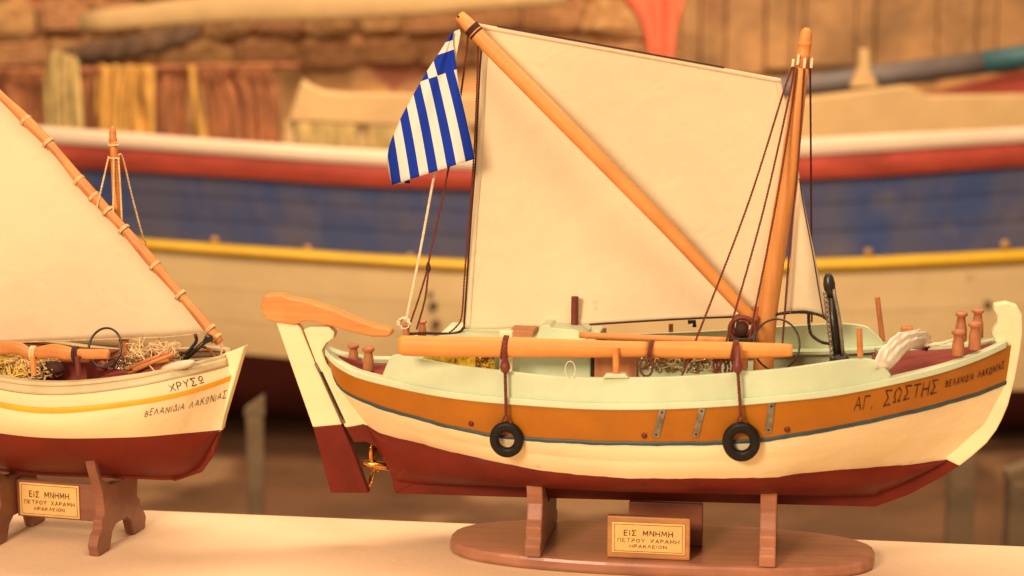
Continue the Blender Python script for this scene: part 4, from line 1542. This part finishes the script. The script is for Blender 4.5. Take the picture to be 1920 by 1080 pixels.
def half_line(name, pts, bt, bv):
    """Bow half given along the picture; the stern half mirrors it about midships."""
    P = smooth_path(pts, 60)
    out = []
    for i, p in enumerate(P):
        t = i / 59
        b = float(hermite(bt, bv, [t])[0])
        out.append(LF.loc(p[0], p[1], -b))
    xm = out[0].x
    mir = [Vector((2 * xm - q.x, q.y, q.z + .012 * (i / 59) ** 2 * 0)) for i, q in enumerate(out)]
    allp = list(reversed(mir))[:-1] + out
    for _ in range(160):
        allp = [allp[i] if i < 28 or i > len(allp) - 29 else (allp[i - 1] + allp[i] * 2 + allp[i + 1]) / 4 for i in range(len(allp))]
    n = HL.n
    idx = np.linspace(0, len(allp) - 1, n)
    HL.c[name] = [allp[int(i)].lerp(allp[min(int(i) + 1, len(allp) - 1)], i - int(i)) for i in idx]


bt = [0, .3, .55, .75, .88, .96, 1]
half_line('rail', [(70, 727), (150, 723), (240, 712), (330, 694), (400, 677), (424, 670)], bt, [.088, .085, .072, .05, .028, .012, .005])
half_line('sheer', [(70, 745), (150, 741), (220, 732), (300, 717), (370, 701), (427, 686)], bt, [.092, .089, .076, .054, .030, .013, .005])
half_line('stripe_t', [(70, 769), (100, 768), (200, 758), (300, 743), (370, 726), (434, 704)], bt, [.090, .087, .074, .052, .028, .012, .005])
half_line('stripe_b', [(70, 779), (100, 778), (200, 768), (300, 752), (370, 735), (432, 714)], bt, [.0895, .0865, .0735, .0515, .0275, .0115, .005])
half_line('water', [(70, 822), (125, 823), (250, 820), (350, 812), (415, 806)], bt, [.076, .072, .058, .037, .018, .008, .004])
half_line('keel', [(70, 888), (225, 890), (320, 893), (365, 878), (392, 845), (410, 808)], bt, [.008, .007, .006, .005, .004, .004, .004])
kzL = HL.at('keel', .5).z
small = Thing('model_boat', LF, (.065, 0, kzL), 'smaller cream model boat with yellow stripe and pointed sail at the left edge', 'model boat', 'model boats')
for side in (1, -1):
    small.part('bulwark', HL.loft('sheer', 'rail', side, 4, .0, off=-.001), 'grey_beige', smooth=True, solid=.003)
    small.part('upper_strake', HL.loft('stripe_t', 'sheer', side, 4, .0006), 'cream', smooth=True)
    small.part('painted_stripe', HL.loft('stripe_b', 'stripe_t', side, 3, .0012, off=.0006), 'stripe_yellow', smooth=True)
    small.part('topside_planking', HL.loft('water', 'stripe_b', side, 8, .004), 'cream', smooth=True)
    small.part('bottom_planking', HL.loft('keel', 'water', side, 14, .016), 'bottom_red', smooth=True)
    V = []
    for i in range(70):
        p = HL.at('rail', i / 69)
        V += [(p.x, (p.y - .002) * side, p.z), (p.x, (p.y - .0015) * side, p.z + .003), (p.x, min(p.y + .010, -.0005) * side, p.z + .003), (p.x, min(p.y + .010, -.0005) * side, p.z)]
    F = [(i * 4 + k, i * 4 + (k + 1) % 4, (i + 1) * 4 + (k + 1) % 4, (i + 1) * 4 + k) for i in range(69) for k in range(4)]
    small.part('cap_rail', (V, F), 'grey_beige', bevel=.0006)
V = []
for i in range(60):
    p = HL.at('rail', .03 + .94 * i / 59)
    for k in np.linspace(-1, 1, 7):
        V.append((p.x, (-p.y - .006) * k, p.z - .010 + .002 * (1 - k * k)))
small.part('deck', grid(V, 60, 7), 'deck_red', smooth=True)
small.part('keel', plate([(p.x, p.z) for p in HL.c['keel'][4:-4]] + [(p.x, p.z - .004) for p in reversed(HL.c['keel'][4:-4])], -.004, .004), 'bottom_red')
stem_pts = [(462, 647), (415, 808), (402, 808), (410, 780), (425, 715), (424, 690), (416, 672), (420, 663), (440, 656)]
small.part('stem', plate(ppoly(LF, stem_pts), -.005, .005), 'cream', bevel=.001)
small.part('stem_foot', plate(ppoly(LF, [(415, 808), (404, 848), (378, 885), (330, 901), (318, 895), (360, 876), (390, 840), (402, 807)]), -.004, .004), 'bottom_red', bevel=.0008)
mx = HL.at('rail', .5).x
sp = [(2 * mx - x, zz_) for x, zz_ in ppoly(LF, stem_pts)]
small.part('stern_post', plate(sp, -.005, .005), 'cream', bevel=.001)
paint_word(small, HL, 'ΧΡΥΣω', 321, 384, .22, .24, .0072, 'paint_ink', 'stripe_t', 'sheer', width=.10, jit=.08, bulge=.0006)
paint_word(small, HL, 'ΒΕΛΑΝΙΔΙΑ ΛΑΚωΝΙΑΣ', 266, 412, .64, .66, .0070, 'paint_ink', 'water', 'stripe_b', width=.10, gap=.42, jit=.1, bulge=.004)

# mast, yard and sail of the small model
mP = smooth_path([LF.loc(u, v, .012) for u, v in [(234, 690), (229, 560), (221, 420), (215, 310), (212, 262)]], 20)
m2 = small.part('mast', tube(mP, [.0052 - .0016 * i / 19 for i in range(20)], 12), 'small_yard_wood', smooth=True)
m0 = LF.loc(212, 266, .012)
small.part('mast_head', lathe(m0, [(.0036, 0), (.0040, .002), (.0034, .004), (.0034, .008), (.0028, .012), (.0008, .015)], 10), 'dark_spar', parent=m2, smooth=True)
for v in (272, 296):
    c = LF.loc(213 + (v - 272) * .04, v, .012)
    small.part('mast_band', tube([c + Vector((.0046 * math.cos(a), .0046 * math.sin(a), 0)) for a in np.linspace(0, 6.283, 14, endpoint=False)], .0009, 6, closed=True), 'rope_tan', parent=m2)
yp = smooth_path([LF.loc(u, v, -.004) for u, v in [(412, 642), (372, 592), (310, 520), (240, 438), (160, 350), (100, 278), (40, 216), (0, 178), (-110, 70)]], 60)
yd = small.part('yard', tube(yp, [.0042 + .0006 * math.sin(i * .5) + .0006 * math.sin(math.pi * i / 59) for i in range(60)], 12), 'small_yard_wood', smooth=True)
for u, v in ((48, 226), (90, 268), (148, 338), (176, 369), (202, 396), (232, 430), (290, 498), (338, 553), (394, 617), (405, 634)):
    c = LF.loc(u, v, -.004)
    d = (Vector(yp[-1]) - Vector(yp[0])).normalized()
    n1 = Vector((d.z, 0, -d.x))
    small.part('yard_lashing', join(*[tube([c + d * dx + n1 * .0058 * math.cos(a) + Vector((0, .0058 * math.sin(a), 0)) for a in np.linspace(0, 6.283, 14, endpoint=False)], .0008, 6, closed=True) for dx in (-.0008, .0008)]), 'rope_tan', parent=yd)
V = []
edge = smooth_path([(396, 622), (372, 597), (305, 522), (235, 440), (155, 352), (95, 282), (36, 220), (-4, 182), (-110, 78)], 40)
for i in range(40):
    k = i / 39
    ub, vb = edge[i]
    fx, fy = -330 + 0 * k, 660 - 300 * k
    for j in range(36):
        s = j / 35
        # run from the yard edge to the foot and leech
        foot_u = 392 - s * 720
        u = ub * (1 - s) + (-330) * s
        v = vb * (1 - s) + (668 - 420 * k) * s if i else 0
        if i == 0:
            u = 396 - s * 726
            v = 622 + 6 * min(1, s * 9) + 26 * s
        bil = -.012 * math.sin(math.pi * min(1, s)) * math.sin(math.pi * k)
        V.append(LF.loc(u, v, .001 + bil))
s2 = small.part('sail', grid(V, 40, 36), 'sail_cloth', smooth=True, solid=.0006)
small.part('bolt_rope', tube([Vector(V[j]) + Vector((0, -.0008, -.0004)) for j in range(36)], .0006, 6), 'rope_tan', parent=s2)


def rig2(name, pts, r=.0008, m='rope_tan'):
    return small.part(name, rope_vf([LF.loc(*p) for p in pts], r * 1.15, twist=.006), m)


rig2('shroud', [(204, 293, .010), (192, 345, -.004), (181, 392, -.012)])
rig2('shroud', [(222, 291, .012), (230, 296, .02), (248, 370, .03), (268, 445, .04), (276, 470, .045), (300, 640, .06)])
rig2('halyard', [(213, 296, .006), (213, 350, .004), (212, 404, -.006)])
rig2('halyard', [(222, 296, .010), (226, 360, .008), (229, 425, .002)])
rig2('tack_line', [(412, 640, -.004), (416, 650, -.003), (414, 668, -.002)], .0010)

# loose gear on the small model
yo2 = -.074
o2 = [(-120, 660), (-20, 655), (30, 652), (52, 662), (60, 663), (70, 662), (100, 658), (125, 662), (140, 664), (146, 663), (160, 664), (204, 664)]
r2 = [.006, .0065, .0062, .0055, .0048, .0055, .0068, .0066, .0052, .0046, .0048, .0045]
oP = [LF.loc(u, v, yo2) for u, v in o2]
ob2 = smooth_path(oP, 60)
oar2 = Thing('oar', LF, oP[5] - Vector((0, 0, .006)), 'orange brown carved oar lying along the smaller model', 'oar')
oar2.part('shaft', tube(ob2, [float(np.interp(p[0], [q.x for q in oP], r2)) for p in ob2], 14, flat=(.6, 1)), 'dark_spar', smooth=True)
for u, m, r in ((61, 'rope_tan', .0062), (140, 'rope_dark', .0062)):
    i = min(range(60), key=lambda k: abs(LF.px(ob2[k])[0] - u))
    c = Vector(ob2[i])
    oar2.part('lashing', join(*[tube([c + Vector((dx, r * .66 * math.cos(a), r * math.sin(a))) for a in np.linspace(0, 6.283, 16, endpoint=False)], .0014, 6, closed=True) for dx in (-.0016, .0012)]), m)
for u, m in ((64, 'spar_wood'), (148, 'pipe_brown')):
    small.part('thole_pin', tube([LF.loc(u, 704, -.078), LF.loc(u - 3, 668, -.079)], .0026, 8), m)
hc2 = LF.loc(197, 652, -.055)
single('hoop', LF, tube([hc2 + Vector((.0165 * math.cos(a), .006 * math.sin(a), .0175 * math.sin(a))) for a in np.linspace(0, 6.283, 40, endpoint=False)], .0011, 6, closed=True), 'black_iron',
       'thin dark wire hoop against the sail foot of the smaller model', 'hoop', smooth=True)
# anchor of the small model
b0, b1 = LF.loc(344, 676, -.02), LF.loc(392, 634, -.02)
an2 = Thing('anchor', LF, b0, 'black anchor lying aslant at the bow of the smaller model', 'anchor')
an2.part('shank', tube([b0, b1], .0022, 8), 'black_iron', smooth=True)
an2.part('arm', tube(smooth_path([LF.loc(366, 626, -.02), LF.loc(368, 640, -.02), LF.loc(356, 656, -.02), LF.loc(348, 664, -.02)], 12), .0017, 8), 'black_iron', smooth=True)
an2.part('fluke', plate(ppoly(LF, [(382, 640), (388, 626), (396, 630), (398, 640), (386, 645)], -.02), -.024, -.016), 'black_iron', bevel=.001)
an2.part('ring', tube([LF.loc(346, 670, -.02) + Vector((.004 * math.cos(a), 0, .004 * math.sin(a))) for a in np.linspace(0, 6.283, 14, endpoint=False)], .0010, 6, closed=True), 'black_iron')
ph = [LF.loc(u, v, -.012) for u, v in [(350, 676), (362, 658), (376, 650), (390, 654), (400, 664), (404, 674)]]
single('rope_arch', LF, rope_vf(ph, .0014), 'net_brown', 'brown rope bent in an arch beside the bow anchor', 'rope')
# bundle of sticks
sc_ = LF.loc(288, 682, -.052)
sb_ = Thing('stick_bundle', LF, sc_ - Vector((0, 0, .010)), 'bundle of brown sticks on the bow of the smaller model', 'sticks')
for i in range(14):
    a = LF.loc(240 + random.uniform(-6, 14), 694 + random.uniform(-8, 9), -.060 + .004 * (i % 4))
    b_ = LF.loc(322 + random.uniform(-14, 8), 668 + random.uniform(-8, 7), -.050 + .004 * (i % 4))
    sb_.part('stick', tube([a, a.lerp(b_, .5) + Vector((0, 0, random.uniform(-.001, .001))), b_], random.uniform(.0014, .0021), 7), 'dark_spar' if i % 3 else 'peg_wood', smooth=True)
fl = LF.loc(333, 686, -.050)
V = []
for i in range(16):
    s = -1 + 2 * i / 15
    w = math.sqrt(max(0, 1 - abs(s) ** 3)) + .01
    for j in range(12):
        a = 2 * math.pi * j / 12
        V.append(fl + Vector((.0175 * s, .0075 * w * math.cos(a), .0042 * w * math.sin(a) + .0042 * s)))
F = [(i * 12 + j, i * 12 + (j + 1) % 12, (i + 1) * 12 + (j + 1) % 12, (i + 1) * 12 + j) for i in range(15) for j in range(12)] + [tuple(range(12)), tuple(15 * 12 + j for j in range(12))]
single('net_float', LF, (V, F), 'float_grey', 'pale grey oval float beside the stick bundle', 'float', smooth=True)
nh = LF.loc(285, 664, -.035)
nn = Thing('net_heap', LF, nh - Vector((0, 0, .01)), 'tangle of pale strings behind the stick bundle of the smaller model', 'fishing net')
nn.part('strings', squiggles((nh.x, nh.y, nh.z), (.026, .016, .011), 34, .0004, seed=21), 'rope_tan')
nn.part('net', squiggles((nh.x - .012, nh.y - .006, nh.z - .006), (.022, .014, .006), 30, .0005, seed=22), 'net_brown')
nn.part('chain', squiggles((nh.x - .020, nh.y - .012, nh.z - .008), (.018, .008, .005), 22, .0004, seed=23), 'chain_metal')
for pts in ([(262, 632), (262, 655), (268, 670), (290, 696)], [(272, 632), (268, 642), (262, 650)], [(246, 652), (256, 664), (264, 668)], [(313, 640), (308, 655), (296, 666)]):
    nn.part('string', tube(smooth_path([LF.loc(u, v, -.056) for u, v in pts], 12), .0006, 6), 'rope_tan')
nb2 = LF.loc(40, 688, -.05)
n3 = Thing('net_pile', LF, nb2 - Vector((0, 0, .008)), 'yellow brown net pile under the oar of the smaller model', 'fishing net')
n3.part('net', squiggles((nb2.x, nb2.y, nb2.z), (.035, .016, .008), 60, .0008, seed=31), 'rope_tan')
n3.part('cord', squiggles((nb2.x - .01, nb2.y, nb2.z), (.03, .016, .008), 36, .0008, seed=32), 'net_yellow')
n3.part('sack', lathe(LF.loc(96, 698, -.045), [(.012, 0), (.0135, .003), (.010, .008), (.003, .011)], 14), 'rope_dark', smooth=True)
bc = LF.loc(192, 696, -.05)
single('wood_block', LF, lathe(bc, [(.004, 0), (.0055, .002), (.006, .005), (.004, .008), (.001, .010)], 12), 'pipe_brown', 'small round brown block on deck below the left hoop', 'block', smooth=True)
# deck house of the small model, in the shade behind the oar
da, db = LF.loc(190, 700, .0), LF.loc(-60, 655, .0)
small.part('deck_house', box(db.x, da.x, -.03, .04, HL.at('rail', .5).z - .009, db.z), 'pipe_brown', bevel=.001)

# stand of the small model: two carved end boards joined by a rail with the plaque
st2 = Thing('model_stand', LF, (.01, 0, 0), 'brown stand with carved scroll feet under the smaller model', 'stand', 'stands of the model boats')
half = [(-.000, .022), (-.012, .022), (-.020, .016), (-.026, .0003), (-.050, .0003), (-.053, .011), (-.048, .020), (-.041, .025), (-.041, .033), (-.035, .037), (-.036, .047), (-.038, .058),
        (-.043, .070), (-.050, .086), (-.055, .101), (-.049, .103), (-.038, kzL + .006), (-.020, kzL - .003), (-.006, kzL - .0045)]
poly = half + [(-a, b_) for a, b_ in reversed(half[1:])]
for xx in (.065, -.045):
    st2.part('cradle', plate(poly, xx - .005, xx + .005, axis='x'), 'stand_small', bevel=.001)
q = [LF.loc(u, v, -.008) for u, v in ((37, 966), (148, 970), (148, 913), (38, 908))]
zt2, zb2 = (q[2].z + q[3].z) / 2 + .003, (q[0].z + q[1].z) / 2 - .003
rl = st2.part('cross_rail', box(-.0398, .0598, -.005, .005, zb2, zt2), 'stand_small', bevel=.001)
x0_, x1_ = q[0].x, q[1].x
pp = st2.part('plaque_plate', box(x0_, x1_, -.0066, -.0054, zb2 + .002, zt2 - .002), 'brass', parent=rl, bevel=.0003)
plaque_text(st2, rl, x0_, x1_, zb2 + .002, zt2 - .002, -.0069)
